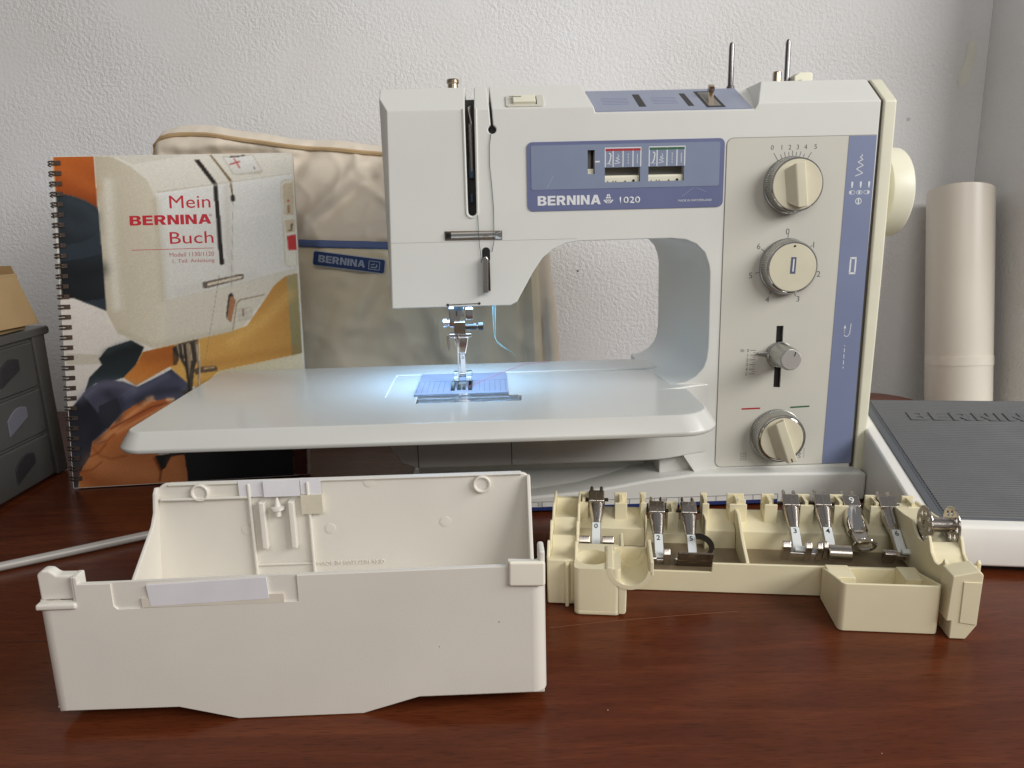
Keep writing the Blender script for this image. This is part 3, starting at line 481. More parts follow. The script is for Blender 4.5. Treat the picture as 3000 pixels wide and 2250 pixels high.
def dial(name, cx, cz, r, depth, cap_r):
    k = bpy.data.objects.new(name, None); COL.objects.link(k); k.parent = mach; k.empty_display_size = .01
    knurl('knurled_ring', cx, cz, r, depth, k)
    MB().lathe([(cap_r + .9, -depth + 1), (cap_r + .9, -depth - .4), (cap_r + .3, -depth - .9)], (cx, 0, cz), 'y', 72).build('bezel', CHROME, k)
    MB().lathe([(cap_r, -depth + 1), (cap_r, -depth - .7), (cap_r - .5, -depth - 1.1)], (cx, 0, cz), 'y', 64).build('cap', KNOBC, k)
    return k
def grip(k, cx, cz, depth, ang, length, h, over=0):
    # a ridge: wide sloping foot, narrow flat top
    L2 = length / 2; d = -depth - 1.0
    base = [(-9.5, -L2 * .72), (6, -L2 * .93), (6, L2 * .93), (-9.5, L2 * .72)]; top = [(-2.6, -L2 - over), (4.6, -L2 - over), (4.6, L2 * .96), (-2.6, L2 * .96)]
    M = Matrix.Translation(Vector((cx, 0, cz)) * S) @ Matrix.Rotation(R(ang), 4, 'Y')
    s = MB().loft([(x, d + .3, z) for x, z in base], [(x, d - h, z) for x, z in top]).xf(M)
    return s.build('grip', KNOBC, k, bevel=.9, seg=3), M
k1 = dial('stitch_width_dial', 213.3, 250.8, 20.6, 12.5, 18.6); grip(k1, 213.3, 250.8, 12.5, -7, 33, 6)
k2 = dial('buttonhole_dial', 213.6, 190.2, 21.0, 11.5, 18.2)
s = MB(); s.ribbon([(213.7, 185.6), (214.1, 198)], 4.0, -12.75); s.build('buttonhole_mark', mat('buttonhole print', (84, 90, 120), .5, var=0), k2, smooth=False)
s = MB(); s.ribbon([(213.8, 187.2), (214.1, 196.6)], 1.1, -12.85); s.build('buttonhole_centre', WINK, k2, smooth=False)
s = MB().lathe([(.8, -12.9), (.8, -12.5)], (214.4, 0, 206.2), 'y', 12); s.build('dot', BLACK, k2)
k3 = dial('needle_stop_dial', 212.4, 55.6, 20.8, 13, 17.2); g3, M3 = grip(k3, 212.4, 55.6, 13, -20, 34, 6.5, over=2.5)
s = MB(); s.poly([(.2, -20.7, -18.5), (1.0, -20.7, -18.5), (1.0, -20.7, -15.5), (.2, -20.7, -15.5)]); s.xf(M3); s.build('grip_mark', BLACK, k3, smooth=False)
# stitch length slider
k4 = bpy.data.objects.new('stitch_length_slider', None); COL.objects.link(k4); k4.parent = mach; k4.empty_display_size = .01
MB().lathe([(10.2, -.7), (10.2, -3), (9.4, -3.8)], (211.4, 0, 121.6), 'y', 40).build('collar', ALU, k4)
MB().lathe([(9.6, -3.5), (9.4, -4.2), (8.7, -23.5), (8.2, -24.6), (7.6, -25.0)], (211.4, 0, 121.8), 'y', 90, teeth=.35).build('knurled_knob', ALU, k4, angle=20)
MB().lathe([(7.7, -24.6), (7.7, -25.4), (7.3, -25.8)], (211.4, 0, 121.8), 'y', 48).build('cap', mat('silver cap', (206, 204, 198), .35, .6, var=.02), k4)
MB().prism([(193.2, 122.4), (204, 120.2), (204, 124.2), (194, 123.8)], 'y', -3, -.7).build('pointer', ALU, k4, bevel=.5)
s = MB(); s.poly([(213.2, -25.95, 124.6), (213.9, -25.95, 124.6), (214.8, -25.95, 128), (214.1, -25.95, 128)]); s.build('cap_mark', BLACK, k4, smooth=False)
# printed figures
txt = lambda s_, x, z, h, m=INK, w=None: lettering('figure', s_, x - (w or h * .32), x + (w or h * .32), z - h / 2, z + h / 2, m, cp, y=-.52, raise_=.05, keep=True)
for s_, x in zip('012345', (197.8, 205, 211, 217, 222.9, 230.4)): txt(s_, x, 278.2, 3.4)
for s_, (x, z) in zip('0123456', ((212.9, 216.6), (233.6, 206.1), (238.8, 183.8), (223.9, 164.9), (199.8, 165), (185.8, 183.9), (191.1, 206))): txt(s_, x, z, 4.4)
for i, s_ in enumerate('012345'): txt(s_, 186.6 - i * .15, 125.2 - i * 3.8, 2.5)
s = MB()
for a in (-31, -22, -14.5, -7, 0, 7, 14.5, 22, 31):
    big = a in (-31, 31); r0, r1 = 20.8, (27.5 if big else 24.3 + (0.8 if a in (-14.5, 0, 14.5) else 0)); ca, sa = math.sin(R(a)), math.cos(R(a))
    s.ribbon([(213.3 + ca * r0, 250.6 + sa * r0), (213.3 + ca * r1, 250.6 + sa * r1)], .45, -.55)
for a in (0, 51, -56, 160, -150, -101):
    r0, r1 = 21.2, 24.6; ca, sa = math.sin(R(a)), math.cos(R(a)); s.ribbon([(213.4 + ca * r0, 190.2 + sa * r0), (213.4 + ca * r1, 190.2 + sa * r1)], .5, -.55)
for i in range(6): s.ribbon([(188.4 - i * .1, 125.2 - i * 3.8), (193.0 - i * .1, 125.2 - i * 3.8)], .45, -.55)
for i in range(5): s.ribbon([(190.6, 123.3 - i * 3.8), (192.6, 123.3 - i * 3.8)], .3, -.55)
for i in range(3):
    for j in range(5): s.ribbon([(184 + i * 1.9, 34.6 + j * 1.5), (185.4 + i * 1.9, 34.6 + j * 1.5)], .4, -.55)
    s.ribbon([(180.4, 124.4 + i * .8), (183.6, 124.4 + i * .8)], .35, -.55)
s.ribbon([(231.5, 42.4), (233.9, 41), (231.6, 39.8), (233.9, 38.4), (231.7, 37.2), (233.9, 35.8), (231.7, 34.6)], .4, -.55)
for j in range(5): s.ribbon([(236.4, 35 + j * 1.7), (236.4, 36 + j * 1.7)], .4, -.55)
s.build('scale_marks', INK, cp, smooth=False)
s = MB(); s.ribbon([(183.5, 77.6), (198.5, 77.8)], 1.3, -.56); s.build('red_line', REDINK, cp, smooth=False)
s = MB(); s.ribbon([(222.8, 77.7), (238.4, 78.2)], 1.3, -.56); s.build('green_line', GREENINK, cp, smooth=False)
def icon_done(s, n): s.build(n, WINK, cp, smooth=False); return MB()
s = MB()
s.ribbon([(261.6, 256.2), (267.4, 258.4), (262.2, 261.4), (267.4, 264), (263, 266.4), (266.8, 268.2), (264.4, 269.8), (266.2, 270.8), (265.6, 272)], .55, ys)
s = icon_done(s, 'zigzag_icon')
for x in (259.9, 266.4, 272.8):
    s.poly([(x - .7, ys, 252.2), (x + .7, ys, 252.2), (x + .7, ys, 249.6), (x + .3, ys, 247.6), (x - .3, ys, 247.6), (x - .7, ys, 249.6)])
    s = icon_done(s, 'needle_icon')
for x, q in ((260.2, -1.1), (265.8, 0), (271.4, 1.1)):
    p_ = rrect(x - 2.2, x + 2.2, 243, 245.6, 1.25, 4); s.ribbon(p_ + p_[:1], .32, ys)
    s.poly([(x + q - .7, ys, 243.4), (x + q + .7, ys, 243.4), (x + q + .7, ys, 245.2), (x + q - .7, ys, 245.2)])
    s = icon_done(s, 'position_icon')
p_ = arc(265.6, 237.8, 2.2, 0, 360, 14); s.ribbon(p_, .6, ys); s.ribbon([(265.6, 236), (265.6, 239.6)], 1.0, ys); s = icon_done(s, 'circle_icon')
s.ribbon([(262.9, 183.6), (263.1, 195.2)], 1.2, ys); s.ribbon([(266.9, 183.6), (267.1, 195.2)], 1.2, ys); s.ribbon([(262.3, 183.6), (267.5, 183.6)], 1.4, ys); s.ribbon([(262.5, 195.2), (267.7, 195.2)], 1.4, ys); s = icon_done(s, 'buttonhole_icon')
s.ribbon([(267.2, 144.4), (266.6, 136.4), (265.2, 134.4), (263.4, 134.2), (262.2, 135.6)], .5, ys)
for z in (137, 138.8): s.ribbon([(262.3, z), (262.4, z + 1.0)], .45, ys)
s.poly([(261.5, ys, 140.6), (263.4, ys, 140.6), (262.5, ys, 143.6)]); s = icon_done(s, 'reverse_icon')
for z, h in ((126.4, .8), (121.6, 3.0), (116.6, 3.4), (111.6, 3.4), (108.4, 1.6)): s.ribbon([(263.4, z), (263.3, z + h)], .55, ys)
s.build('stitch_dashes', WINK, cp, smooth=False)

# -- yellowed end cap and hand wheel
b = MB().prism([(278.6, 22), (279.4, 328.3), (289.4, 328.3), (289, 180), (286.8, 22)], 'y', -.6, 130)
b.cut((0, -.6, 310), (0, -18.5, 26)); b.build('end_cap', CAPY, mach, bevel=1.6, seg=3)
b = MB().prism([(275, 24), (276.5, 200), (277.6, 327), (280, 327), (279.5, 200), (278, 24)], 'y', 1.5, 128); b.cut((0, 1.6, 310), (0, -18.5, 26)); b.build('cap_gap', mat('gap brown', (70, 62, 54), .7, var=0), mach)
hw = MB().lathe([(16, 286), (16, 307.5), (34.6, 307.6), (36, 308.8), (36.4, 312), (36.4, 321), (36.0, 325), (34.8, 326.4), (26, 327)], (0, 66, 244), 'x', 72); hw.build('hand_wheel', CREAM, mach)
# -- blue tensioner panel on the sloping top
SL = Matrix.Translation(Vector((0, 0.3, 305.6)) * S) @ Matrix.Rotation(math.atan2(22, 54.7), 4, 'X')
def slope(mb): return mb.xf(SL)
tp = slope(MB().prism([(66.2, 1.2), (182.4, 1.2), (184.6, 57.5), (64.8, 57.5)], 'z', -.5, .7)).build('top_panel', mat('top panel blue grey', (140, 147, 168), .42, var=.03, vscale=25), mach, bevel=.3)
for x0, x1, y0, y1 in ((100, 105.3, 10.5, 44.5), (136.8, 141, 9.8, 44.5)):
    slope(MB().box(x0, x1, y0, y1, .6, .85)).build('thread_slot', BLACK, tp)
slope(MB().box(149.4, 163.4, 5, 49.5, .6, .85)).build('lever_opening', DARK, tp)
slope(MB().box(151.5, 160.8, 8, 46, .8, 1.0)).build('opening_floor', GREYP, tp)
slope(MB().loft([(152.2, 8, .8), (156, 8, .8), (156, 13, .8), (152.2, 13, .8)], [(157.4, 34, 5), (161, 34, 5), (161, 37, 5), (157.4, 37, 5)])).build('guide_lever', NICKEL, tp, bevel=.6)
slope(MB().box(157, 161.6, 32.5, 38, 4, 9)).build('guide_lever_tip', NICKEL, tp, bevel=.8)
k = MB()
for j in range(5): k.box(74, 94, 18 + j * 4, 18.5 + j * 4, .65, .78); k.box(112, 131, 18 + j * 4, 18.5 + j * 4, .65, .78)
slope(k).build('panel_print', mat('faint blue print', (112, 120, 152), .5, var=0), tp)
# -- top fittings
PINM = mat('dull steel pin', (120, 118, 118), .3, 1.0, var=0)
MB().lathe([(3.2, 0), (3.2, 5), (2.3, 5.6), (2.2, 36), (1.6, 38.6), (.4, 39.4)], (189.8, 82, 328), 'z', 20).build('spool_pin', PINM, mach)
MB().lathe([(3.0, 0), (2.6, 1), (2.3, 2), (2.2, 41), (1.6, 43.6), (.4, 44.4)], (243.5, 100, 328), 'z', 20).build('spool_pin', PINM, mach)
MB().lathe([(12, 0), (12, 1.2), (4, 1.6), (4, 3), (3.6, 3.4), (3.5, 16.4), (3.1, 17.4)], (232.2, 92, 328), 'z', 28).build('bobbin_winder', NICKEL, mach)
MB().lathe([(.9, -3.9), (.9, -3.2)], (233, 92, 336), 'y', 12).build('winder_hole', BLACK, mach)
MB().prism([(251, 328), (251, 337.5), (245.7, 336.5), (245.3, 341), (249.5, 344), (259.7, 344.2), (261.3, 342.6), (261.3, 328)], 'y', 88, 101).build('winder_lever', CREAM, mach, bevel=2, seg=3)
MB().lathe([(4.4, 0), (4.2, 1.4), (2.6, 2.6), (1, 3)], (277, 96, 328), 'z', 20).build('top_screw_cover', WHITE, mach)
# -- free arm, base
curve_ = [(112, -15.8), (122, -13.4), (132, -9.4), (142, -4.6), (150, -1.4), (158, .3)]
fa = MB().prism([(-98.5, -16.6), (103, -16.6)] + curve_ + [(158, 60.6), (-98.5, 60.6)], 'z', 42, 99.4).build('free_arm', PLATEW, mach)
carve(fa, [MB().prism([(-115, 70), (-98.5, 68), (-95, 56), (-88, 46.5), (-79, 42.8), (-70, 41), (-70, 25), (-115, 25)], 'y', -40, 90)])
md = fa.modifiers.new('edge', 'BEVEL'); md.width = 1.6 * S; md.segments = 3; md.limit_method = 'ANGLE'; md.angle_limit = R(40); bake(fa)
fa.data.set_sharp_from_angle(angle=R(50)); wn = fa.modifiers.new('normals', 'WEIGHTED_NORMAL'); wn.weight = 100; wn.keep_sharp = True
for x in (-75, -2): MB().box(x - .3, x + .3, -16.75, -15, 42.5, 84).build('arm_seam', DARK, mach)
ar = MB().prism([(136, -7)] + curve_[3:] + [(158, 60), (136, 60)], 'z', 24, 42.3)
for v in ar.bm.verts:
    if v.co.z < .03 and v.co.y < .002: v.co.x += .012
ar.build('arm_root', PLATEW, mach)
bt = [(-88, 1.5), (283, 1.5), (283.4, 24.4), (276, 25.6), (208, 27.4), (142, 28.4), (106.6, 25), (79.3, 20.4), (52, 17), (11, 14.2), (-88, 13)]
base = MB().prism(bt, 'y', -14, 128).build('base', WHITE, mach, bevel=2.4, seg=3)
MB().prism([(-80, 10), (150, 10), (150, 43), (-80, 43)], 'y', 34, 60).build('arm_support', WHITE, mach)
k = MB(); k.prism([(34.5, 12), (34.5, 36), (26, 24), (8, 16.5), (-2, 12)], 'x', -78, 112); k.build('support_fillet', WHITE, mach)
s = MB(); s.poly([(-60, -14.12, 2.4), (211.5, -14.12, 2.4), (211.5, -14.12, 5.4), (-60, -14.12, 5.4)]); s.build('ruler_band', NAVYINK, base, smooth=False)
s = MB(); s.ribbon([(-60, 9.6), (211.5, 9.6)], .4, -14.14)
for i in range(28): s.ribbon([(211.5 - i * 10, 5.4), (211.5 - i * 10, 9.6)], .4, -14.14)
s.build('ruler_marks', INK, base, smooth=False)
for n_, x in (('20', 122.3), ('21', 22.3)): lettering('ruler_figure', n_, x - 4.6, x - 1.6, 6.2, 8.8, INK, base, y=-14.1, raise_=.05)
k = MB()
for i in range(5): k.ribbon([(127 + i * 2.4, 4.9), (127 + i * 2.4, 3.4)], .3, -14.16)
k.ribbon([(127, 4.9), (145, 4.9)], .3, -14.16); k.build('inch_marks', WINK, base, smooth=False)
for x in (-60, 255):
    for y in (4, 112): MB().lathe([(8, 0), (8.5, 1), (8.5, 2)], (x, y, -.3), 'z', 20).build('rubber_foot', BLACK, mach)

# -- needle area
NX, NY = -40, 22
sp_ = MB()
STP = mat('stitch plate steel', (178, 184, 206), .34, .45, var=.03, vscale=60)
plate = plate_with_holes('stitch_plate', rrect(-75.8, -3.2, -14, 60.4, .6), [H(NX - 8.6, NX - 5.2, -4, 33), H(NX - 3.4, NX + 3.4, -2, 32), H(NX + 5.2, NX + 8.6, -4, 33)], 0, 1, STP, mach)
plate.data.transform(Matrix.Translation((0, 0, 100.7 * S)) @ Matrix.Rotation(R(-90), 4, 'X'))
MB().prism([(-14, 100.7), (-17.6, 100.2), (-19, 98.6), (-19, 97), (-14, 97)], 'x', -75.8, -3.2).build('plate_lip', mat('bright plate lip', (190, 205, 228), .14, .9, var=0), plate)
k = MB()
for i in range(6):
    for sx in (-1, 1): k.box(NX + sx * (14 + i * 4.2) - .12, NX + sx * (14 + i * 4.2) + .12, -8, 30, 100.72, 100.78)
k.box(-75.5, -3.4, 30.6, 31.0, 100.72, 100.78)
k.build('engraved_lines', mat('engraving', (96, 104, 130), .5, .5, var=0), plate)
k = MB()
for x0, x1, y0, y1 in ((-8.2, -5.6, -3, 32), (5.6, 8.2, -3, 32), (-3, -.6, -1, 14), (.8, 3, -1, 14)):
    n = int((y1 - y0) / 1.6)
    for i in range(n): k.prism([(y0 + i * 1.6, 99), (y0 + i * 1.6, 100.2), (y0 + i * 1.6 + 1.2, 101.3), (y0 + i * 1.6 + 1.5, 99)], 'x', NX + x0, NX + x1)
k.build('feed_dog', DSTEEL, plate)
MB().box(-60, -20, -5, 36, 97, 98).build('feed_well', BLACK, plate)
GLASSP = mat('clear plastic', (200, 205, 210), .12, var=0, trans=.75)
MB().prism([(-24, 100.2), (-33, 99.6), (-38.5, 98.2), (-38.5, 97), (-20, 97), (-20, 100.2)], 'x', -72, 4.5).build('hook_cover_window', GLASSP, mach, bevel=.6)
# needle bar, clamp, screw, needle
MB().lathe([(3.6, 0), (3.6, -12)], (NX, NY, 168), 'z', 24).build('needle_bar', CHROME, mach)
MB().lathe([(4.1, 0), (4.1, -5)], (NX - .6, NY - 2, 166), 'z', 20).build('bar_bushing', BLACK, mach)
MB().box(NX - 4.6, NX + 4.6, NY - 6, NY + 5, 141.5, 152).build('needle_clamp', NICKEL, mach, bevel=.8)
MB().lathe([(2.6, 4), (2.6, 13), (1.3, 13.2), (1.3, 14.6), (3.1, 14.8), (3.3, 17.5), (3.0, 18.6)], (NX, NY, 147), 'x', 20).build('needle_screw', DSTEEL, mach)
MB().box(NX - 8.4, NX + 1, NY - 2, NY + 10, 147, 163).build('presser_bar_bracket', CHROME, mach, bevel=1)
MB().box(NX + 4.6, NX + 11, NY + 1, NY + 8, 152, 162).build('thread_guide_block', CHROME, mach, bevel=1.2)
MB().lathe([(3.4, -13.4), (3.4, -10.5), (2.4, -10), (2.4, -7)], (NX, NY + 2, 150), 'x', 16).build('clamp_bolt', STEEL, mach)
MB().box(NX - 8.6, NX + 9, NY - 1, NY + 8, 138.5, 141.6).build('foot_clamp_plate', CHROME, mach, bevel=.6)
MB().tube([(NX - 10.4, NY, 140), (NX - 9.8, NY, 133), (NX - 9.6, NY, 128)], 1.1, 8).build('foot_release', STEEL, mach)
MB().lathe([(.95, 0), (.95, -12), (.6, -14), (.6, -34), (.15, -37)], (NX - 2.2, NY - 7, 142), 'z', 12).build('needle', CHROME, mach)
# mounted foot: cone shank, neck with white label, sole with two toes
pf = bpy.data.objects.new('mounted_presser_foot', None); COL.objects.link(pf); pf.parent = mach; pf.empty_display_size = .01
MB().loft([(NX - 6.2, NY - 1, 139), (NX + 6.8, NY - 1, 139), (NX + 6.8, NY + 9, 139), (NX - 6.2, NY + 9, 139)], [(NX - 1.6, NY - 1, 125), (NX + 4, NY - 1, 125), (NX + 4, NY + 4, 125), (NX - 1.6, NY + 4, 125)]).build('shank', CHROME, pf, bevel=1)
MB().prism([(NX - .9, 126), (NX + 3.3, 126), (NX + 3.8, 108.5), (NX - .6, 108.5)], 'y', NY - 1.2, NY + 2.2).build('neck', CHROME, pf, bevel=.5)
MB().prism([(NX - .5, 124.6), (NX + 2.9, 124.6), (NX + 3.4, 110), (NX - .3, 110)], 'y', NY - 1.5, NY - 1.15).build('foot_label', LABELW, pf)
lettering('foot_number', '0', NX + .5, NX + 2.2, 121, 123.6, INK, pf, y=NY - 1.55, raise_=.05)
MB().prism([(NY - 14, 106.2), (NY - 13, 104.8), (NY + 9, 104.6), (NY + 9, 108), (NY + 3, 110.6), (NY - 3, 110.6), (NY - 6, 107)], 'x', NX - 6.4, NX - 1.6).build('toe', STEEL, pf, bevel=.5)
MB().prism([(NY - 14, 106.2), (NY - 13, 104.8), (NY + 9, 104.6), (NY + 9, 108), (NY + 3, 110.6), (NY - 3, 110.6), (NY - 6, 107)], 'x', NX + 3.4, NX + 8.2).build('toe', STEEL, pf, bevel=.5)
MB().box(NX - 6, NX + 8, NY - 2, NY + 4, 106, 109.6).build('sole_bridge', CHROME, pf, bevel=.8)
# sewing lamp: bulb in the head, lit
LAMPM = bpy.data.materials.new('lit lamp bulb'); LAMPM.use_nodes = True
_p = LAMPM.node_tree.nodes['Principled BSDF']; _p.inputs['Emission Color'].default_value = (.72, .86, 1, 1); _p.inputs['Emission Strength'].default_value = 5
MB().lathe([(2, 2), (7, 1), (8, -.5), (5, -2), (1, -2.4)], (-64, 44, 166), 'z', 20).build('lamp_bulb', LAMPM, mach)
l = bpy.data.lights.new('sewing_lamp', 'AREA'); l.shape = 'RECTANGLE'; l.size = .085; l.size_y = .046; l.energy = LAMP_W; l.color = (.30, .60, 1.0); l.spread = R(178)
lo = bpy.data.objects.new('sewing_lamp', l); COL.objects.link(lo); lo.parent = mach; lo.location = (-.046, .028, .1646); lo.rotation_euler = (0, 0, 0)

# ------------------------------------------------------------------ slide-on extension table
ext = thing('extension_table', 'glossy white slide-on extension table around the free arm of the machine', 'extension table', (0, 0.59, 0), 1.5)
def ushape(x0, x1, y0, y1, rs, d):
    o_ = rrect(x0, x1, y0, y1, 10, 8, rs)      # starts at lower right
    k_ = len(o_) // 4
    a_, b_ = o_[:k_], o_[k_:]
    return a_ + [(x1, -18), (7, -18), (5.2, -38.6), (3.4, -39.4), (-72.6, -39.4), (-72.6, -18), (-97.5, -18), (-97.5, 62), (x1, 62)] + b_
top = ushape(-261, 134, -93.5, 103, (26, 24, 20, 12), 0); bot = ushape(-268, 140.5, -100, 106, (28, 25, 22, 18), 0)
topR = [(x, y, 100.4) for x, y in top]; botR = [(x, y, 89.5) for x, y in bot]
lip = [(x, y, 86.5) for x, y in ushape(-266.5, 139.5, -99, 105.5, (28, 25, 22, 17), 0)]
e = MB()
va = [e.bm.verts.new(Vector(p) * S) for p in lip]; vb = [e.bm.verts.new(Vector(p) * S) for p in botR]; vc = [e.bm.verts.new(Vector(p) * S) for p in topR]
n = len(va)
for A_, B_ in ((va, vb), (vb, vc)):
    for i in range(n): e.bm.faces.new((A_[i], A_[(i + 1) % n], B_[(i + 1) % n], B_[i]))
e.bm.faces.new(va[::-1]); e.bm.faces.new(vc)
e.build('table_plate', PLATEW, ext, bevel=1.4, seg=3, bang=22)

# ------------------------------------------------------------------ threads
def strand(name, label, pts, r, m, loc=(0, .59, 0), rz=1.5):
    o = MB().tube(pts, r, 5).build(name, m); o.location = loc; o.rotation_euler = (0, 0, R(rz))
    return tag(o, label, 'thread')
TEAL = mat('pale teal thread', (140, 205, 205), .7, var=0); GREY = mat('dark grey thread', (70, 84, 88), .7, var=0); PINK = mat('pink thread', (190, 110, 140), .7, var=0)
strand('thread', 'pale teal thread ends hanging below the machine head', [(-13.4, 24, 168), (-13.2, 24, 150), (-12.6, 23, 138), (-10.4, 22, 134), (-4, 20, 129), (2.6, 20, 124.4), (-4, 19.4, 128.4), (-10.6, 21.4, 133.4), (-12, 23, 138), (-11.6, 24, 150), (-11.4, 24, 168)], .13, TEAL)
strand('thread', 'dark thread running down the front of the machine head', [(-10.8, -.7, 293), (-12.4, -.8, 284), (-12.6, -.8, 270), (-11.4, -.8, 255), (-10.6, -.8, 240), (-10.8, -1.2, 224), (-10.8, -2.4, 220), (-11.2, -1.2, 214), (-12.8, -1.2, 207)], .26, GREY)
strand('thread', 'dark thread leaving the take-up slot towards the thread guide bar', [(-22.6, -.6, 236), (-22.4, -1.2, 224), (-22.4, -2.4, 220), (-22, -1.2, 213), (-21.2, -1.2, 204), (-21, -.8, 199)], .24, GREY)
strand('thread', 'fine pink thread trailing from the stitch plate over the extension table', [(NX + 4, 6, 101.2), (-26, 22, 101.2), (-14, 44, 101.2), (-5, 60, 101.2), (2, 72, 101.0), (14, 92, 101), (36, 97, 101)], .16, PINK)

# ------------------------------------------------------------------ accessory box standing in front
box = thing('accessory_box', 'open cream plastic accessory box in front of the sewing machine', 'storage box', (-0.1369, 0.3285, 0), 1.5)
# front wall with cut corners and a stepped foot
fw = [(-81.4, 8.4), (-27.8, 8.0), (0, .4), (60.4, .4), (88.4, 8.4), (144.4, 8.4), (144.4, 77.6), (133, 78.2), (132.8, 75.6), (35.3, 75), (-50.4, 74.2), (-66.9, 74.2), (-66.9, 77.6), (-68.6, 77.8), (-68.6, 65.4), (-81.4, 65.4)]
w = MB().prism(fw, 'y', 0, 3).build('front_wall', BOXC, box, bevel=.35, seg=2)
bake(w)
carve(w, [MB().prism([(-51.8, 80), (-51.8, 62.6), (-50, 60.8), (34.2, 61.6), (34.4, 80)], 'y', -2, .9)])
w.data.set_sharp_from_angle(angle=R(18)); wn = w.modifiers.new('normals', 'WEIGHTED_NORMAL'); wn.weight = 100; wn.keep_sharp = True
# rounded vertical corners
rc = [(144.2, 0)] + arc(144.2, 6.4, 6.4, -90, 0, 8) + [(150.6, 16), (148.2, 16), (148.2, 6.4)] + arc(144.2, 6.4, 4, 0, -90, 6) 
cr_ = MB().prism(rc, 'z', 8.4, 77.6); cr_.build('rounded_corner', BOXC, box, bevel=.2, bang=60)
lc = [(-81.2, 0)] + arc(-81.2, 6.4, 6.4, -90, -180, 8) + [(-87.6, 16), (-85.2, 16), (-85.2, 6.4)] + arc(-81.2, 6.4, 4, 180, 270, 6)
MB().prism(lc, 'z', 8.4, 65.3).build('rounded_corner', BOXC, box, bevel=.2, bang=60)
# corner hook towers
MB().prism([(-86.6, 65), (-86.8, 78.2), (-84, 80.4), (-80.5, 80.2), (-77.5, 77.6), (-68.4, 77.4), (-68.4, 65)], 'y', 3.2, 9).build('corner_hook', BOXC, box, bevel=1.2, seg=3)
MB().prism([(-87.4, 62), (-68.4, 62), (-68.4, 65.2), (-87, 65.2)], 'y', -1.2, 4).build('hook_ledge', BOXC, box, bevel=1.1, seg=3)
MB().box(-70.2, -67.2, .5, 9, 62, 77.6).build('hook_rib', BOXC, box, bevel=.8)
MB().prism([(133, 66), (150.3, 65.4), (150.4, 78), (133.2, 78.6)], 'y', -2.0, .5).build('corner_pad', mat('accessory box pale pad', (236, 230, 214), .5), box, bevel=1.4, seg=3)
MB().box(147.4, 150.4, .3, 12, 70, 82.5).build('corner_hook', BOXC, box, bevel=1.1, seg=3)
# floor, back wall, side walls
MB().box(-86.5, 149.5, 3, 124, 6, 9).build('bottom', BOXC, box, bevel=.5)
bw = [(-87.5, 8)] + [(149.6, 8), (149.6, 72)] + arc(144.4, 73.3, 5.2, 0, 90, 6) + arc(-74, 72.8, 6.2, 90, 180, 6) + [(-81.2, 66), (-84.5, 40)]
MB().prism(bw, 'y', 121, 124).build('back_wall', BOXC, box, bevel=.8)
MB().prism([(119, 78.6), (124.4, 79), (124.4, 77.0), (121, 76.6)], 'x', -73, 144.5).build('back_rim', BOXC, box, bevel=.6)
sl = [(124, 8), (124, 76), (119, 77.4), (116.5, 74), (116, 62), (112, 55), (83, 33), (40, 14), (3, 9), (3, 8)]
sw = MB().prism(sl, 'x', -87.4, -85.2)
for v in sw.bm.verts: v.co.x += (v.co.z / S - 8) / 69 * 6.4 * S
sw.build('side_wall', BOXC, box, bevel=.7)
MB().prism([(124, 8), (124, 76.5), (118, 77.5), (108, 60), (90, 30), (70, 14), (3, 9), (3, 8)], 'x', 147.6, 149.9).build('side_wall', BOXC, box, bevel=.7)
# inside of the back wall: ledge, posts, ribs
MB().box(-78, -24, 118.2, 121.2, 68.4, 70.2).build('inner_ledge', BOXC, box, bevel=.7)
for x, z in ((-53.6, 73.2), (119.8, 72.6)):
    MB().lathe([(5.6, 0), (5.6, -2.4), (5.0, -3), (4.2, -2.8), (3.8, -1.6)], (x, 121, z), 'y', 28).build('round_boss', BOXC, box)
for x in (-23.6, 12.4): MB().box(x - .9, x + .9, 117.8, 121.2, 12, 78).build('clip_rail', BOXC, box, bevel=.6)
MB().box(-23.6, 12.4, 119.6, 121.2, 22.5, 24).build('clip_rail_foot', BOXC, box, bevel=.5)
for x in (-16, 2): MB().prism([(x - 1.8, 36), (x + 1.8, 35.4), (x + 1.8, 66), (x - 1.8, 67)], 'y', 115.5, 121.2).build('holder_rib', BOXC, box, bevel=.7)
MB().lathe([(2.0, -9), (2.0, -4.8), (4.2, -4.6), (4.2, -3), (2.2, -2.4), (.6, 3)], (-6.6, 117.5, 66), 'z', 12).build('holder_peg', BOXC, box)
for x, z in ((-28, 47), (50, 76), (96, 48), (24, 46)): MB().lathe([(3.3, 0), (3.3, -.35), (2.8, -.4)], (x, 121, z), 'y', 20).build('mould_mark', BOXC, box)
lettering('moulded_lettering', 'MADE IN SWITZERLAND', 14, 56.5, 21.2, 23.8, BOXC, box, y=121, raise_=.5)
# paper strips held with clear tape
MB().loft([(-34.4, -.25, 62), (20.6, -.25, 63.8), (20.2, -.25, 74.6), (-35.4, -.25, 72.6)], [(-34.4, .75, 62), (20.6, .75, 63.8), (20.2, .75, 74.6), (-35.4, .75, 72.6)]).build('paper_strip', PAPER, box)
b = MB()
ptsT = [(-29.6, 80), (-14, 80.2), (8, 80.6), (20.5, 80.4)]; 
for i, ((x0, z0), (x1, z1)) in enumerate(zip(ptsT, ptsT[1:])):
    yo = 118.2 + (0.6 if i != 1 else -1.2)
    b.loft([(x0, yo, z0 - 10.5), (x1, yo, z1 - 10.8), (x1, yo, z1 - .2), (x0, yo, z0 - .2)], [(x0, yo + .3, z0 - 10.5), (x1, yo + .3, z1 - 10.8), (x1, yo + .6, z1), (x0, yo + .6, z0)])
b.build('paper_strip', PAPER, box)
TAPE = mat('old clear tape', (212, 204, 184), .18, var=.06, vscale=80)
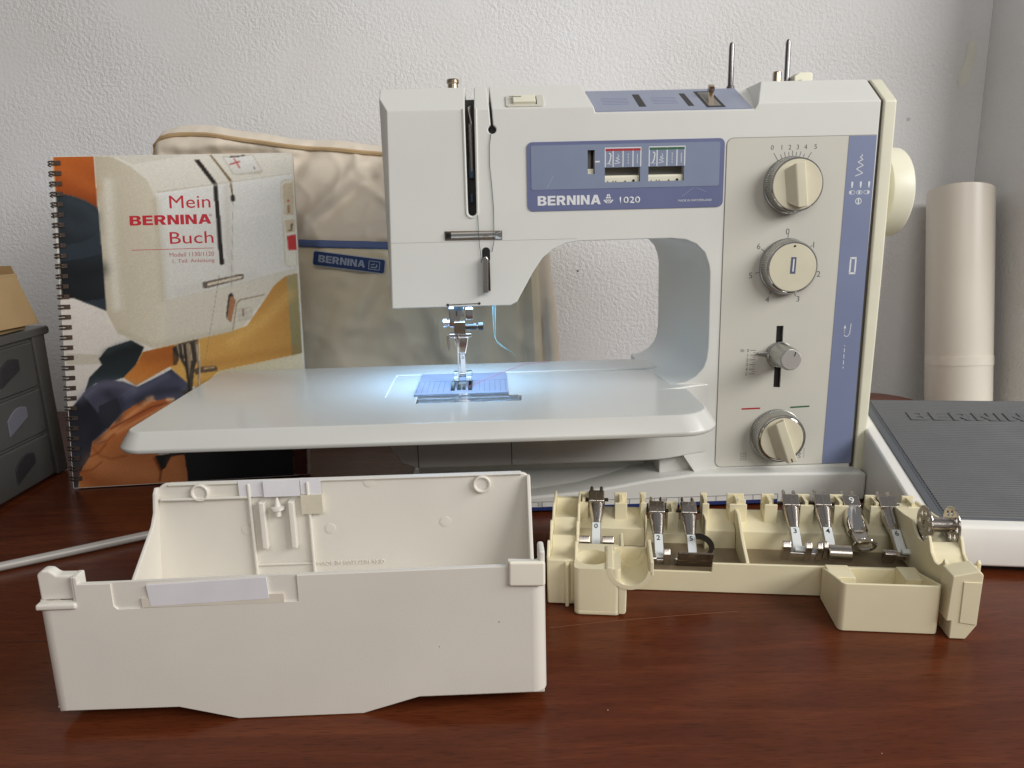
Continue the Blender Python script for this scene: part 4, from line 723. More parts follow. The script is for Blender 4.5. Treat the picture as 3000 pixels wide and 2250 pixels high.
MB().box(-38.5, 27.5, -.12, .8, 60.2 + 1.2, 66).build('clear_tape', mat('tape on front', (220, 213, 198), .15, var=.06, vscale=60), box)
MB().loft([(8, 117.4, 57.5), (21, 117.4, 57.5), (21, 117.4, 69.8), (8, 117.4, 69.8)], [(8, 121, 57.5), (21, 121, 57.5), (21, 121, 69.8), (8, 121, 69.8)]).build('clear_tape', TAPE, box)
m = MB()
for x, z, r in ((128, 47, .3), (99, 35, .22)): m.lathe([(r, -.05), (r, .1)], (x, 0, z), 'y', 8)
o = m.build('specks', DARK, box); o['kind'] = 'stuff'
# ------------------------------------------------------------------ presser-foot tray
TL, TR_ = (0.0708, 0.4477, 0), -7
tray = thing('accessory_tray', 'yellowed plastic tray holding metal presser feet and a bobbin', 'tray', TL, TR_)
T = TRAYC
MB().prism([(-4, .3), (172, .3), (172, 20), (52, 20), (51.6, 14), (10.6, 14), (10.4, 20), (-4, 20)], 'y', 0, 2).build('front_wall', T, tray, bevel=.5)
MB().box(-34, 178, 1.5, 62, 10.4, 12).build('floor_panel', mat('shade brown tray floor', (132, 116, 92), .35, var=.03, vscale=30), tray)  # brown of the floor panel stands in for deep shade inside the tray
# raised back ledge, lower in the middle bay
MB().prism([(40, 8), (40, 24.5), (58, 31.5), (62, 31.5), (62, 8)], 'x', -33, 12).build('ledge', T, tray, bevel=.6)
MB().prism([(46, 8), (46, 19), (58, 23), (62, 23), (62, 8)], 'x', 12, 53).build('ledge', T, tray, bevel=.6)
MB().prism([(40, 8), (40, 24.5), (58, 31.5), (62, 31.5), (62, 8)], 'x', 53, 72.4).build('ledge', T, tray, bevel=.6)
MB().prism([(40, 8), (40, 24.5), (58, 31.5), (62, 31.5), (62, 8)], 'x', 75, 180).build('ledge', T, tray, bevel=.6)
MB().box(12.2, 13.4, 38, 62, 10, 33).build('ledge_cheek', T, tray, bevel=.4); MB().box(51.8, 53, 38, 62, 10, 33).build('ledge_cheek', T, tray, bevel=.4)
MB().prism([(2, 10), (2, 20.5), (22, 27), (40, 37), (52, 37), (62, 33), (62, 10)], 'x', 72.6, 74.8).build('divider', T, tray, bevel=.5)
MB().box(-4.8, -2.6, 12, 34, 10, 24).build('divider', T, tray, bevel=.5)
# posts that grip the feet: open-topped H blocks
def post(x0, x1, z1, z0=22, y0=48, y1=62, open_=True):
    p = bpy.data.objects.new('post', None); COL.objects.link(p); p.parent = tray; p.empty_display_size = .01
    MB().box(x0, x1, y0, y0 + 2, z0, z1 - 3).build('post_face', T, p, bevel=.5)
    MB().box(x0, x1, y1 - 2, y1, z0, z1).build('post_back', T, p, bevel=.5)
    c = (x0 + x1) / 2
    MB().box(c - 1, c + 1, y0 + 1.5, y1 - 1.5, z0, z1 - 1).build('post_web', T, p)
    MB().box(x0, x1, y0 + 1.8, y1 - 1.8, z0, z1 - 7).build('post_core', T, p)
for a in ((-32.5, -26, 42.5), (-8, .5, 42.5), (9.5, 13.6, 43), (27.8, 35.6, 36.5, 14), (51, 55.6, 43.4), (69, 80.5, 43.4), (92, 100.5, 43.6), (115, 124, 43.8), (137, 146, 44), (160, 169.2, 44), (183.5, 191, 44)): post(*a)
MB().prism([(46, 12), (46, 26), (50, 30), (50, 43), (52, 43), (52, 12)], 'x', 74.6, 80).build('divider_head', T, tray, bevel=.6)
# bobbin stairs at both ends
def stair(x0, x1, name):
    pr = [(-20, .3), (-20, 30.5), (-9, 29.4)] + [( -3 + 12 * math.sin(R(a)), 38 - 12 * math.cos(R(a))) for a in (-25, 0, 25, 50, 75)] + [(9.4, 37)]
    pr = [(-20, .3), (-20, 29.5), (-10, 28.2), (-4, 26.6), (2, 26.4), (7, 28.2), (10, 32), (16, 31), (22, 30.6), (28, 31.8), (32, 35.2), (40, 33.6), (48, 33.4), (54, 35), (58, 38.6), (62, 38.6), (62, .3)]
    st = MB().prism(pr, 'x', x0 + 1.6, x1 - 1.6).build(name, T, tray, bevel=.5)
    ch = [(-20, .3), (-20, 31), (-14, 38.4), (-11.5, 38.2), (-9, 33), (-2, 29), (6, 30.4), (12, 40.8), (14.6, 40.6), (17, 34.6), (24, 33), (31, 36.6), (38, 42.6), (62, 42.6), (62, .3)]
    for x in (x0, x1 - 1.6): MB().prism(ch, 'x', x, x + 1.6).build('stair_cheek', T, st, bevel=.4)
    return st
stair(-50, -31.5, 'bobbin_stair')
MB().box(-49.6, -32, -21.2, -19.6, .5, 29.5).build('stair_front', T, tray, bevel=.6)
MB().prism([(-38.6, -24.6), (-36.6, -24.6), (-36.2, -20), (-39, -20)], 'z', -.0 + .2, 28.5).build('guide_rib', T, tray, bevel=.5)
MB().prism([(-35.6, -23), (-32, -23), (-31.6, -19.5), (-35.6, -19.5)], 'z', 3, 28).build('guide_rib', T, tray, bevel=.5)
# left cup with a round well, and the half-round cradle beside it
cup = MB()
cup_o = plate_with_holes('cup', rrect(-33, -5.4, -33.5, 1.5, 3.5, 5), [arc(-22.2, -17.5, 10.2, 0, 360, 28)[:-1]], 0, 27, T, tray)
cup_o.data.transform(Matrix.Translation((0, 0, 30.4 * S)) @ Matrix.Rotation(R(-90), 4, 'X'))
MB().prism(rrect(-33, -5.4, -33.5, 1.5, 3.5, 5), 'z', .3, 3.6).build('cup_bottom', T, tray, bevel=.8)
MB().prism([(-7, 1.2), (-3.0, 1.2), (-2.2, 3), (-1.8, 20), (-7, 24)], 'y', -33.2, 0).build('cup_side', T, tray, bevel=.8)
cc, rz_ = (-.5 + 0.2), 31.2
def halfring(r0, r1, y0, y1, name, a0=180, a1=352):
    MB().prism(arc(cc, rz_, r1, a0, a1, 20) + arc(cc, rz_, r0, a1, a0, 20), 'y', y0, y1).build(name, T, tray)
halfring(10.8, 13.4, -33.6, -3, 'cradle'); halfring(8.4, 11.2, -9.5, -4.0, 'cradle_step')
MB().box(11.4, 13.6, -33.6, -2, 27, 36).build('cradle_tab', T, tray, bevel=.5)
MB().prism(arc(cc, rz_, 11.4, 180, 360, 18), 'y', -4.0, -2.6).build('cradle_back', T, tray)
MB().box(-13.4, -9.8, -33.4, -2, 27.6, 31.4).build('cradle_tab', T, tray, bevel=.5)
# open bin on the right
def shell(x0, x1, y0, y1, z0, z1, w, name, parent, mm):
    b = MB(); outer = rrect(x0, x1, y0, y1, 3.2, 5); inner = rrect(x0 + w, x1 - w, y0 + w, y1 - w, 2.0, 5)
    n = len(outer)
    A_ = [b.bm.verts.new(Vector((x, y, z0)) * S) for x, y in outer]; B_ = [b.bm.verts.new(Vector((x, y, z1)) * S) for x, y in outer]
    C_ = [b.bm.verts.new(Vector((x, y, z1)) * S) for x, y in inner]; D_ = [b.bm.verts.new(Vector((x, y, z0 + w)) * S) for x, y in inner]
    for P_, Q_ in ((A_, B_), (B_, C_), (C_, D_)):
        for i in range(n): b.bm.faces.new((P_[i], P_[(i + 1) % n], Q_[(i + 1) % n], Q_[i]))
    b.bm.faces.new(A_[::-1]); b.bm.faces.new(D_)
    for v in B_ + C_: v.co.z = (20.2 + 9.4 * min(1, max(0, -v.co.y / S / 36))) * S
    return b.build(name, mm, parent, bevel=.5)
shell(117, 171, -40, 0, .3, 27.6, 1.8, 'bin', tray, T)
MB().box(118.6, 132, -18, -1.5, 10, 22.4).build('bin_insert', T, tray, bevel=.5); MB().box(160, 171, -18, -1.5, 10, 22.4).build('bin_insert', T, tray, bevel=.5)
# right end: bobbin cradle and foot
MB().prism([(172.6, 11), (175, 11), (175, .3), (183.6, .3), (188.8, 9), (189.4, 39), (187.4, 41.4), (173.6, 38)], 'y', -44, -30).build('end_foot', T, tray, bevel=.7)
MB().prism([(179.4, 10.6), (188.4, 9.4), (188.8, 34.8), (179.4, 35)], 'y', -44.5, -43.8).build('foot_face', T, tray, bevel=.25)
pr = [(-31, 11), (-31, 38)] + [(-19 + 11 * math.cos(R(a)), 45 + 12 * math.sin(R(a))) for a in range(212, 330, 13)] + [(5 + 11.7 * math.cos(R(a)), 47 + 11.7 * math.sin(R(a))) for a in range(212, 340, 14)] + [(20, 43.4), (30, 42), (58, 40), (58, 11)]
st = MB().prism(pr, 'x', 176, 192).build('bobbin_cradle', T, tray, bevel=.4)
ch = [(-31, 20), (-31, 39.6), (-29.4, 41.4), (-27.4, 38), (-23, 34.4), (-18, 34), (-12, 37), (-8.5, 43), (-6.6, 45.4), (-4, 42), (0, 38.4), (6, 37.6), (12, 40), (18, 45), (32, 43), (60, 41), (60, 14), (20, 14)]
for x in (174.4, 192): MB().prism(ch, 'x', x, x + 1.8).build('cradle_cheek', T, st, bevel=.4)

# ------------------------------------------------------------------ presser feet lying in the tray
def foot(num, x, y, z, label, sole, tilt=-59, yaw=0, kind='cone'):
    f = thing('presser_foot', label, 'presser foot', group='presser feet in the tray')
    W_ = Matrix.Translation(TL) @ Matrix.Rotation(R(TR_), 4, 'Z') @ Matrix.Translation(Vector((x, y, z)) * S) @ Matrix.Rotation(R(yaw), 4, 'Z') @ Matrix.Rotation(R(tilt), 4, 'X') @ Matrix.Scale(1.16, 4)
    f.matrix_world = W_
    MB().box(-4.7, 4.7, -3.5, 4, 33.5, 42).build('cross_block', STEEL, f, bevel=.9)
    for s_ in (-1, 1): MB().lathe([(1.1, 0), (1.1, 5.2), (.7, 6.0)], (s_ * 2.9, 1, 41.6), 'z', 10).build('prong', STEEL, f)
    for s_ in (-1, 1): MB().lathe([(1.1, 0), (1.1, 2.4)], (4.6 if s_ > 0 else -7.0, 1, 38), 'x', 10).build('pin', DSTEEL, f)
    if kind == 'cone':
        MB().box(-.25, .25, -3.75, -3.4, 22, 41).build('shank_seam', CHROME, f)
        n_ = 10; lo_ = []; hi_ = []
        for i in range(n_ + 1):
            a = PI + PI * i / n_; lo_.append((2.7 * math.cos(a), 1 + 2.6 * math.sin(a) * .8, 19)); hi_.append((4.7 * math.cos(a), 1 + 5.0 * math.sin(a) * .8, 34))
        lo_ += [(2.7, 2, 19), (-2.7, 2, 19)]; hi_ += [(4.7, 3.5, 34), (-4.7, 3.5, 34)]
        MB().loft(lo_, hi_).build('shank', STEEL, f, bevel=.3)
        MB().prism([(-2.7, 4), (2.7, 4), (2.7, 20), (-2.7, 20)], 'y', -1.6, 1.6).build('neck', STEEL, f, bevel=.4)
        MB().box(-2.35, 2.35, -1.95, -1.55, 4.6, 19.4).build('foot_label', LABELW, f, bevel=.15)
        lettering('foot_number', num, -1.2, 1.0, 15.2, 18.4, BLACK, f, y=-2.0, raise_=.05, bold=.01, keep=True)
    else:
        MB().lathe([(4.4, 17), (5.6, 18.5), (5.9, 32), (5.2, 34)], (0, 1, 0), 'z', 26).build('shank', CHROME, f)
        MB().loft([(-4, -2, 17.5), (4, -2, 17.5), (4, 3, 17.5), (-4, 3, 17.5)], [(-3.4, -3.4, 9), (3.4, -3.4, 9), (3.4, -1, 9), (-3.4, -1, 9)]).build('neck', STEEL, f, bevel=.5)
        lettering('engraved_number', num, -1.7, 1.7, 35.6, 40.0, LABELW, f, keep=True, y=-3.5, raise_=.06, bold=.0)
    for sx0, sx1, kind_ in sole:
        if kind_ == 'ski': MB().prism([(4, 1), (4, 4.5), (1, 6), (-2, 5.4), (-4, 3.8), (-6, 4.4), (-7.6, 6), (-8.4, 5.2), (-7, 2), (-3, 1)], 'x', sx0, sx1).build('toe', STEEL, f, bevel=.5)
        elif kind_ == 'flat': MB().prism([(4, 1), (4, 4.6), (-3.4, 4.2), (-4.6, 2.6), (-4, 1)], 'x', sx0, sx1).build('toe', STEEL, f, bevel=.4)
        elif kind_ == 'bridge': MB().box(sx0, sx1, -1.8, 2.4, 2, 6.2).build('bridge', CHROME, f, bevel=.5)
        elif kind_ == 'drum': MB().lathe([(4.2, sx0), (4.6, sx0 + .4), (4.6, sx1 - .4), (4.2, sx1)], (0, -1, 3), 'x', 20).build('roller', STEEL, f)
        elif kind_ == 'clear': MB().prism([(4, 0), (4, 2.4), (-10, 2.2), (-11, .4)], 'x', sx0, sx1).build('clear_sole', mat('smoky clear sole', (120, 100, 80), .15, var=0, trans=.6), f, bevel=.3)
        elif kind_ == 'ring':
            MB().tube([(5.2 * math.cos(a * PI / 10), -4 + 4.6 * math.sin(a * PI / 10), 6.6) for a in range(20)], 1.25, 8, closed=True).build('ring', CHROME, f)
        elif kind_ == 'hook':
            p_ = arc(3, 8.4, 5.6, 100, -60, 14); q_ = arc(3, 8.8, 8.6, -60, 100, 14); q_ = [(3 + (xx - 3) * 1.0, zz) for xx, zz in q_]
            MB().prism(p_ + q_, 'y', -6.6, -5.2).build('side_guide', DSTEEL, f, bevel=.25)
        elif kind_ == 'pad': MB().box(sx0, sx1, -4.5, -3.2, 2.2, 5).build('plate', LABELW, f)
    return f
foot('0', -20.5, 15, 18, 'presser foot numbered 0, left end of the tray', [(-10, -3.4, 'ski'), (3.4, 10, 'ski'), (-9, 9, 'bridge')])
foot('2', 20.5, 11, 12.5, 'presser foot numbered 2 with one broad toe, in the lower middle bay', [(-9.5, -1.8, 'flat'), (1.8, 5.6, 'ski'), (-9, 5, 'bridge'), (-2, 3, 'pad')])
foot('5', 41.8, 11, 12.5, 'presser foot numbered 5 with a dark curved side guide', [(-10, -3, 'flat'), (3, 10, 'flat'), (-9, 9, 'bridge'), (-9, 10, 'clear'), (0, 0, 'hook')])
foot('3', 107.6, 15, 18, 'presser foot numbered 3 with three toes, first right of the divider', [(-9, -4.5, 'ski'), (3, 6.5, 'ski'), (9, 12, 'ski'), (-8, 12, 'bridge'), (-2, 4, 'pad')], yaw=-3)
foot('4', 128.0, 15, 18.5, 'presser foot numbered 4 with a single roller-like toe', [(-2, 10, 'drum'), (-5, -2.6, 'ski')], yaw=-3)
foot('9', 149.4, 18, 17, 'darning foot numbered 9 with a round ring at its tip', [(0, 0, 'ring')], yaw=0, kind='tube')
foot('6', 171.0, 15, 18, 'presser foot numbered 6 with a wide flat sole, beside the bobbin', [(-10, 12, 'bridge'), (-10, -4, 'flat'), (4, 12, 'flat'), (-1, 6, 'pad')], yaw=-1)

# ------------------------------------------------------------------ bobbin
bob = thing('bobbin', 'empty metal bobbin with pierced discs at the right end of the tray', 'bobbin')
bob.matrix_world = Matrix.Translation(TL) @ Matrix.Rotation(R(TR_), 4, 'Z') @ Matrix.Translation(Vector((184.6, 5, 47.2)) * S)
for x in (-7.6, 7.6):
    d = plate_with_holes('disc', arc(0, 0, 11.2, 0, 360, 40)[:-1], [arc(7.6 * math.cos(R(a)), 7.6 * math.sin(R(a)), 1.9, 0, 360, 12)[:-1] for a in range(0, 360, 45)] + [arc(0, 0, 3, 0, 360, 14)[:-1]], -.4, .4, STEEL, bob)
    d.data.transform(Matrix.Translation((x * S, 0, 0)) @ Matrix.Rotation(R(90), 4, 'Z'))
    MB().tube([(x, 11.2 * math.cos(R(a)), 11.2 * math.sin(R(a))) for a in range(0, 360, 10)], .55, 6, closed=True).build('disc_rim', STEEL, bob)
MB().lathe([(4.6, -7.4), (4.6, 7.4)], (0, 0, 0), 'x', 24).build('core', STEEL, bob)

# ------------------------------------------------------------------ spiral-bound manual
book = thing('manual', 'spiral-bound manual with a colour photo of a sewing machine on its cover', 'book')
TH_, LN = R(6), R(10.5)
book.matrix_world = Matrix.Translation((-.399, .658, .001)) @ Matrix.Rotation(TH_, 4, 'Z') @ Matrix.Rotation(-LN, 4, 'X')
cov = MB().prism(rrect(0, 210, 0, 297, 4, 4, rs=(4, 5, 3, 1)), 'y', 0, .5).build('cover', mat('glossy card cover', (222, 217, 205), .3, var=.02), book)
MB().box(3, 208.5, .7, 7.4, .8, 295.5).build('pages', mat('page block', (226, 220, 206), .8, var=.06, vscale=300), book)
MB().prism(rrect(0, 209.5, 0, 297, 4, 4), 'y', 7.6, 8.1).build('back_cover', mat('back card', (200, 190, 172), .4), book)
# the cover picture is flat print: a fine sheet whose inks are laid down shape by shape
import numpy as np
def print_sheet():
    W_, H_, st = 209, 296, 1.0
    nx, nz = 230, 324
    xs = np.linspace(.5, 209.5, nx); zs = np.linspace(.5, 296.5, nz); XX, ZZ = np.meshgrid(xs, zs)
    img = np.zeros((nz, nx, 3)); img[:] = (222, 217, 205)
    def inside(P_, X_, Z_):
        r = np.zeros(X_.shape, bool); n = len(P_)
        for k in range(n):
            (x0, z0), (x1, z1) = P_[k], P_[k - 1]
            c = (z0 > Z_) != (z1 > Z_)
            with np.errstate(divide='ignore', invalid='ignore'): r ^= c & (X_ < (x1 - x0) * (Z_ - z0) / (z1 - z0 + 1e-9) + x0)
        return r
    for c0, c1, ang, P_ in ART:
        cov_ = np.zeros(XX.shape)
        for dx in (-.3, .3):
            for dz in (-.3, .3): cov_ += inside(P_, XX + dx, ZZ + dz)
        cov_ /= 4; d = (math.cos(R(ang)), math.sin(R(ang)))
        t = [p[0] * d[0] + p[1] * d[1] for p in P_]; t0, t1 = min(t), max(t)
        g = np.clip((XX * d[0] + ZZ * d[1] - t0) / (t1 - t0 + 1e-6), 0, 1)[..., None]
        img += (np.array(c1) * (1 - g) + np.array(c0) * g - img) * cov_[..., None]
    for c0, w, op, P_ in STROKES:
        d2 = np.full(XX.shape, 1e9)
        for (x0, z0), (x1, z1) in zip(P_, P_[1:]):
            L2 = (x1 - x0) ** 2 + (z1 - z0) ** 2 + 1e-9; t = np.clip(((XX - x0) * (x1 - x0) + (ZZ - z0) * (z1 - z0)) / L2, 0, 1)
            d2 = np.minimum(d2, (XX - x0 - t * (x1 - x0)) ** 2 + (ZZ - z0 - t * (z1 - z0)) ** 2)
        a = (op * np.exp(-d2 / (w * .5) ** 2))[..., None]; img += (np.array(c0) - img) * a
    rng = np.random.default_rng(3); img *= 1 + rng.normal(0, .018, (nz, nx, 1)); img = np.clip(img, 0, 255) / 255
    linr = np.where(img <= .04045, img / 12.92, ((img + .055) / 1.055) ** 2.4)
    me = bpy.data.meshes.new('cover_print')
    vs = np.stack([XX.ravel() * S, np.full(XX.size, -.06 * S), ZZ.ravel() * S], 1)
    ii = np.arange(nx * nz).reshape(nz, nx); q = np.stack([ii[:-1, :-1].ravel(), ii[:-1, 1:].ravel(), ii[1:, 1:].ravel(), ii[1:, :-1].ravel()], 1)
    me.from_pydata(vs.tolist(), [], q.tolist())
    at = me.color_attributes.new('ink', 'FLOAT_COLOR', 'POINT')
    at.data.foreach_set('color', np.concatenate([linr.reshape(-1, 3), np.ones((nx * nz, 1))], 1).ravel())
    m = mat('printed glossy cover', (255, 255, 255), .42, var=0, spec=.3); nt = m.node_tree
    v = nt.nodes.new('ShaderNodeVertexColor'); v.layer_name = 'ink'; nt.links.new(v.outputs['Color'], nt.nodes['Principled BSDF'].inputs['Base Color'])
    me.materials.append(m); o = bpy.data.objects.new('cover_print', me); COL.objects.link(o); o.parent = cov
print_sheet()
yt = -.1
CR = mat('cover red', (196, 36, 52), .35, var=0); CRP = mat('cover soft red', (186, 96, 92), .35, var=0)
a_ = dict(ARTTXT); a_['mod'] = [(96.4, 205.4), (135.4, 209.2)]; a_['teil'] = [(98.7, 198.8), (135.5, 203.2)]
def cl(s_, k_, m_, bold=0.0): (x0, z0), (x1, z1) = a_[k_]; lettering('cover_lettering', s_, x0, x1, z0, z1, m_, cov, y=yt, bold=bold, raise_=.04)
cl('Mein', 'Mein', CR); (lambda q: heavy_word('cover_lettering', 'BERNINA', q[0][0], q[1][0], q[0][1], q[1][1], CR, cov, y=yt, raise_=.04))(a_['BERN']); cl('Buch', 'Buch', CR); cl('Modell 1130/1120', 'mod', CRP); cl('1. Teil: Anleitung', 'teil', CRP); cl('\u00ae', 'reg', CRP)
s = MB(); s.ribbon([(a_['rule'][0][0], 212.4), (a_['rule'][1][0], 212.4)], .5, yt); s.build('rule_line', CR, cov, smooth=False)
ring = None
RINGM = mat('wire binding', (120, 104, 96), .3, .9, var=0)
for i in range(32):
    z = 9 + i * 9.1
    if ring is None:
        m = MB()
        for dz in (-1.3, 1.3):
            m.tube([(1.6 + 5.2 * math.cos(R(a)), 4 + 6.0 * math.sin(R(a)), dz) for a in range(-120, 240, 20)], .62, 6, closed=True)
        m.box(3.6, 8.4, -1.2, -.55, -1.9, 1.9)
        ring = m.build('binding_ring', RINGM, book); ring.location = (0, 0, z * S)
    else:
        q = ring.copy(); COL.objects.link(q); q.parent = book; q.location = (0, 0, z * S)

# ------------------------------------------------------------------ cloth dust cover behind
def cloth(base, name, dark, sc=2600):
    m = mat(name, base, .9, var=.07, vscale=9)
    nt = m.node_tree; N = nt.nodes; L = nt.links; p = N['Principled BSDF']
    tc = N.new('ShaderNodeTexCoord'); w1 = N.new('ShaderNodeTexWave'); w1.bands_direction = 'X'; w1.inputs['Scale'].default_value = sc / 6
    w2 = N.new('ShaderNodeTexWave'); w2.bands_direction = 'Z'; w2.inputs['Scale'].default_value = sc / 6
    nz = N.new('ShaderNodeTexNoise'); nz.inputs['Scale'].default_value = 160; nz.inputs['Detail'].default_value = 6
    for w_ in (w1, w2, nz): L.new(tc.outputs['Object'], w_.inputs['Vector'])
    a1 = N.new('ShaderNodeMath'); L.new(w1.outputs['Fac'], a1.inputs[0]); L.new(w2.outputs['Fac'], a1.inputs[1])
    a2 = N.new('ShaderNodeMath'); a2.operation = 'MULTIPLY_ADD'; a2.inputs[1].default_value = 2.5; L.new(nz.outputs['Fac'], a2.inputs[0]); L.new(a1.outputs[0], a2.inputs[2])
    b = N.new('ShaderNodeBump'); b.inputs['Strength'].default_value = .22; b.inputs['Distance'].default_value = .0006
    L.new(a2.outputs[0], b.inputs['Height']); L.new(b.outputs[0], p.inputs['Normal'])
    p.inputs['Sheen Weight'].default_value = .2
    return m
CLOTH = cloth((228, 215, 196), 'beige canvas', 0); PIPE = mat('tan piping', (186, 158, 118), .8, var=.08, vscale=80)
bag = thing('dust_cover', 'beige canvas machine cover with a blue-edged pocket, behind the manual', 'fabric cover', (0, .82, 0), 0)
def ztop(x):
    P_ = [(-380, 326), (-340, 334), (-300, 333), (-262, 326), (-200, 317), (-130, 310), (-60, 304), (60, 296)]
    for (a, b_), (c, d) in zip(P_, P_[1:]):
        if x <= c: return b_ + (d - b_) * max(0, (x - a)) / (c - a)
    return 290
def fold(p, a, b_, w, h):
    ax, az = a; bx, bz = b_; t_ = max(0, min(1, ((p[0] - ax) * (bx - ax) + (p[1] - az) * (bz - az)) / ((bx - ax) ** 2 + (bz - az) ** 2)))
    d = math.hypot(p[0] - ax - t_ * (bx - ax), p[1] - az - t_ * (bz - az)); return h * math.exp(-(d / w) ** 2) * math.sin(PI * min(1, max(.12, t_ if t_ < .5 else 1 - t_) * 2 + .2) / 2)
FOLDS = [((-330, 302), (-255, 318), 8, 6), ((-300, 296), (-240, 300), 6, -7), ((-250, 240), (-205, 300), 9, -8), ((-215, 90), (-180, 160), 9, -7), ((-125, 130), (-110, 190), 6, 5), ((-20, 120), (6, 230), 6, -6), ((-100, 60), (-60, 140), 8, 6), ((-212, 228), (-150, 285), 7, 7), ((-205, 225), (-140, 272), 6, -6), ((-170, 120), (-128, 195), 8, 6), ((-160, 110), (-118, 180), 9, -6), ((-70, 90), (-96, 190), 9, 7), ((-58, 92), (-80, 180), 8, -6), ((-350, 300), (-150, 292), 6, -5), ((-30, 80), (-10, 240), 10, 5)]
def bagpoint(u, v):
    """u runs round the cover (0..1 left edge to right edge of the front), v up the front"""
    xl, xr = -366 - 2 * v, 62 - 26 * v
    x = xl + (xr - xl) * u; z = v * (ztop(x) - 4)
    e_ = min(u, 1 - u); side = max(0, 1 - e_ / .035); topf = max(0, 1 - (1 - v) / .07)
    y = 26 * side ** 2.2 + 26 * topf ** 2.2
    y += -7 * math.sin(PI * u) * math.sin(PI * min(1, v * 1.1))
    for f_ in FOLDS: y -= fold((x, z), *f_)
    y += 5 * noise.noise(Vector((x * .011, z * .013, 3.1))) + 1.6 * noise.noise(Vector((x * .04, z * .045, 1.7)))
    wv = noise.noise(Vector((x * .022 + z * .012, z * .017 - x * .006, 7.7))); y -= 2.4 * (1 - abs(wv)) ** 5
    wv = noise.noise(Vector((x * .035 - z * .02, z * .03 + x * .01, 2.2))); y -= 1.3 * (1 - abs(wv)) ** 6
    if x > 8: y += 4.5 * math.sin((x - 8) * .26 + z * .006) * min(1, (x - 8) / 14)
    x += 2.5 * noise.noise(Vector((z * .02, u * 3, 9))) * side; z += 4 * noise.noise(Vector((x * .02, 4, 2))) * topf
    return x, y, z
NU, NV = 150, 110
b = MB(); grid = [[b.bm.verts.new(Vector(bagpoint(i / NU, j / NV)) * S) for i in range(NU + 1)] for j in range(NV + 1)]
for j in range(NV):
    for i in range(NU): b.bm.faces.new((grid[j][i], grid[j][i + 1], grid[j + 1][i + 1], grid[j + 1][i]))
# back, sides and top close the body of the cover
bk = [[b.bm.verts.new(grid[j][i].co + Vector((0, (105 - grid[j][i].co.y / S) * S, 0))) for i in (0, NU)] for j in range(NV + 1)]
for j in range(NV):
    b.bm.faces.new((grid[j][0], grid[j + 1][0], bk[j + 1][0], bk[j][0])); b.bm.faces.new((grid[j][NU], bk[j][1], bk[j + 1][1], grid[j + 1][NU])); b.bm.faces.new((bk[j][0], bk[j + 1][0], bk[j + 1][1], bk[j][1]))
tl = [bk[NV][0]] + [b.bm.verts.new(Vector((grid[NV][i].co.x, .105, grid[NV][i].co.z))) for i in range(1, NU)] + [bk[NV][1]]
for i in range(NU): b.bm.faces.new((grid[NV][i], grid[NV][i + 1], tl[i + 1], tl[i]))
b.build('canvas', CLOTH, bag, angle=60)
def on_bag(x, z, off):
    xl, xr = -366, 62
    v = z / (ztop(x) - 4); u = (x - (-366 - 2 * v)) / ((62 - 26 * v) - (-366 - 2 * v)); p_ = bagpoint(min(max(u, 0), 1), v)
    return (p_[0], p_[1] - off, p_[2])
b = MB(); b.tube([(p_[0], p_[1] - 1, p_[2] + 1) for p_ in [bagpoint(.012, v / 40) for v in range(4, 39)]] + [(p_[0], p_[1] - 1.5, p_[2] + 1) for p_ in [bagpoint(.014 + .024 * k, .965) for k in range(1, 40)]], 2.2, 6)
b.build('piping', PIPE, bag)
def patch(pts_top, pts_bot, off, th, name, m, parent, nx=40, nz=3):
    b = MB(); rows = []
    for j in range(nz + 1):
        row = []
        for i in range(nx + 1):
            f = i / nx; (x0, z0), (x1, z1) = pts_top; (x2, z2), (x3, z3) = pts_bot
            xa, za = x0 + (x1 - x0) * f, z0 + (z1 - z0) * f; xb, zb = x2 + (x3 - x2) * f, z2 + (z3 - z2) * f; g = j / nz
            row.append(b.bm.verts.new(Vector(on_bag(xa + (xb - xa) * g, za + (zb - za) * g, off)) * S))
        rows.append(row)
    for j in range(nz):
        for i in range(nx): b.bm.faces.new((rows[j][i], rows[j][i + 1], rows[j + 1][i + 1], rows[j + 1][i]))
    o = b.build(name, m, parent); s_ = o.modifiers.new('thickness', 'SOLIDIFY'); s_.thickness = th * S; s_.offset = 0
    return o
pk = patch([(-340, 213), (30, 196)], [(-340, 12), (36, 12)], 3.0, 1.6, 'pocket', cloth((236, 222, 194), 'pocket canvas', 0), bag, nx=90, nz=50)
patch([(-341, 218), (30, 200)], [(-341, 210.5), (30, 192.5)], 4.6, 2.4, 'pocket_binding', mat('blue bias tape', (88, 104, 146), .8, var=.06, vscale=200, bump=.3, bscale=900), pk, nx=90)
BX = Matrix.Translation(Vector((-203, -18.5, 186)) * S) @ Matrix.Rotation(R(8.6), 4, 'Y')
bd = MB().prism(rrect(0, 75, 0, 15.6, 2.4), 'y', -1.2, 1.5).xf(BX).build('name_badge', mat('badge silver rim', (190, 194, 200), .35, .6, var=0), pk, bevel=.4)
MB().prism(rrect(.9, 74.1, .9, 14.7, 2.0), 'y', -1.5, -1.0).xf(BX).build('badge_face', mat('badge navy', (26, 52, 102), .35, var=.03), bd)
heavy_word('badge_lettering', 'BERNINA', 6, 54, 4.4, 11.6, mat('worn silver letters', (150, 160, 178), .4, .3, var=.2, vscale=300), bd, M=BX, y=-1.52, raise_=.25)
s = MB(); s.ribbon([(58, 3.6), (69, 3.6), (69, 12), (58, 12), (58, 3.6)], .8, -1.7); s.ribbon([(60, 5.6), (66, 6), (66, 9)], 1.2, -1.7); s.ribbon([(60, 8), (64, 9.4)], 1.0, -1.7); s.xf(BX); s.build('badge_emblem', MATS['worn silver letters'], bd, smooth=False)
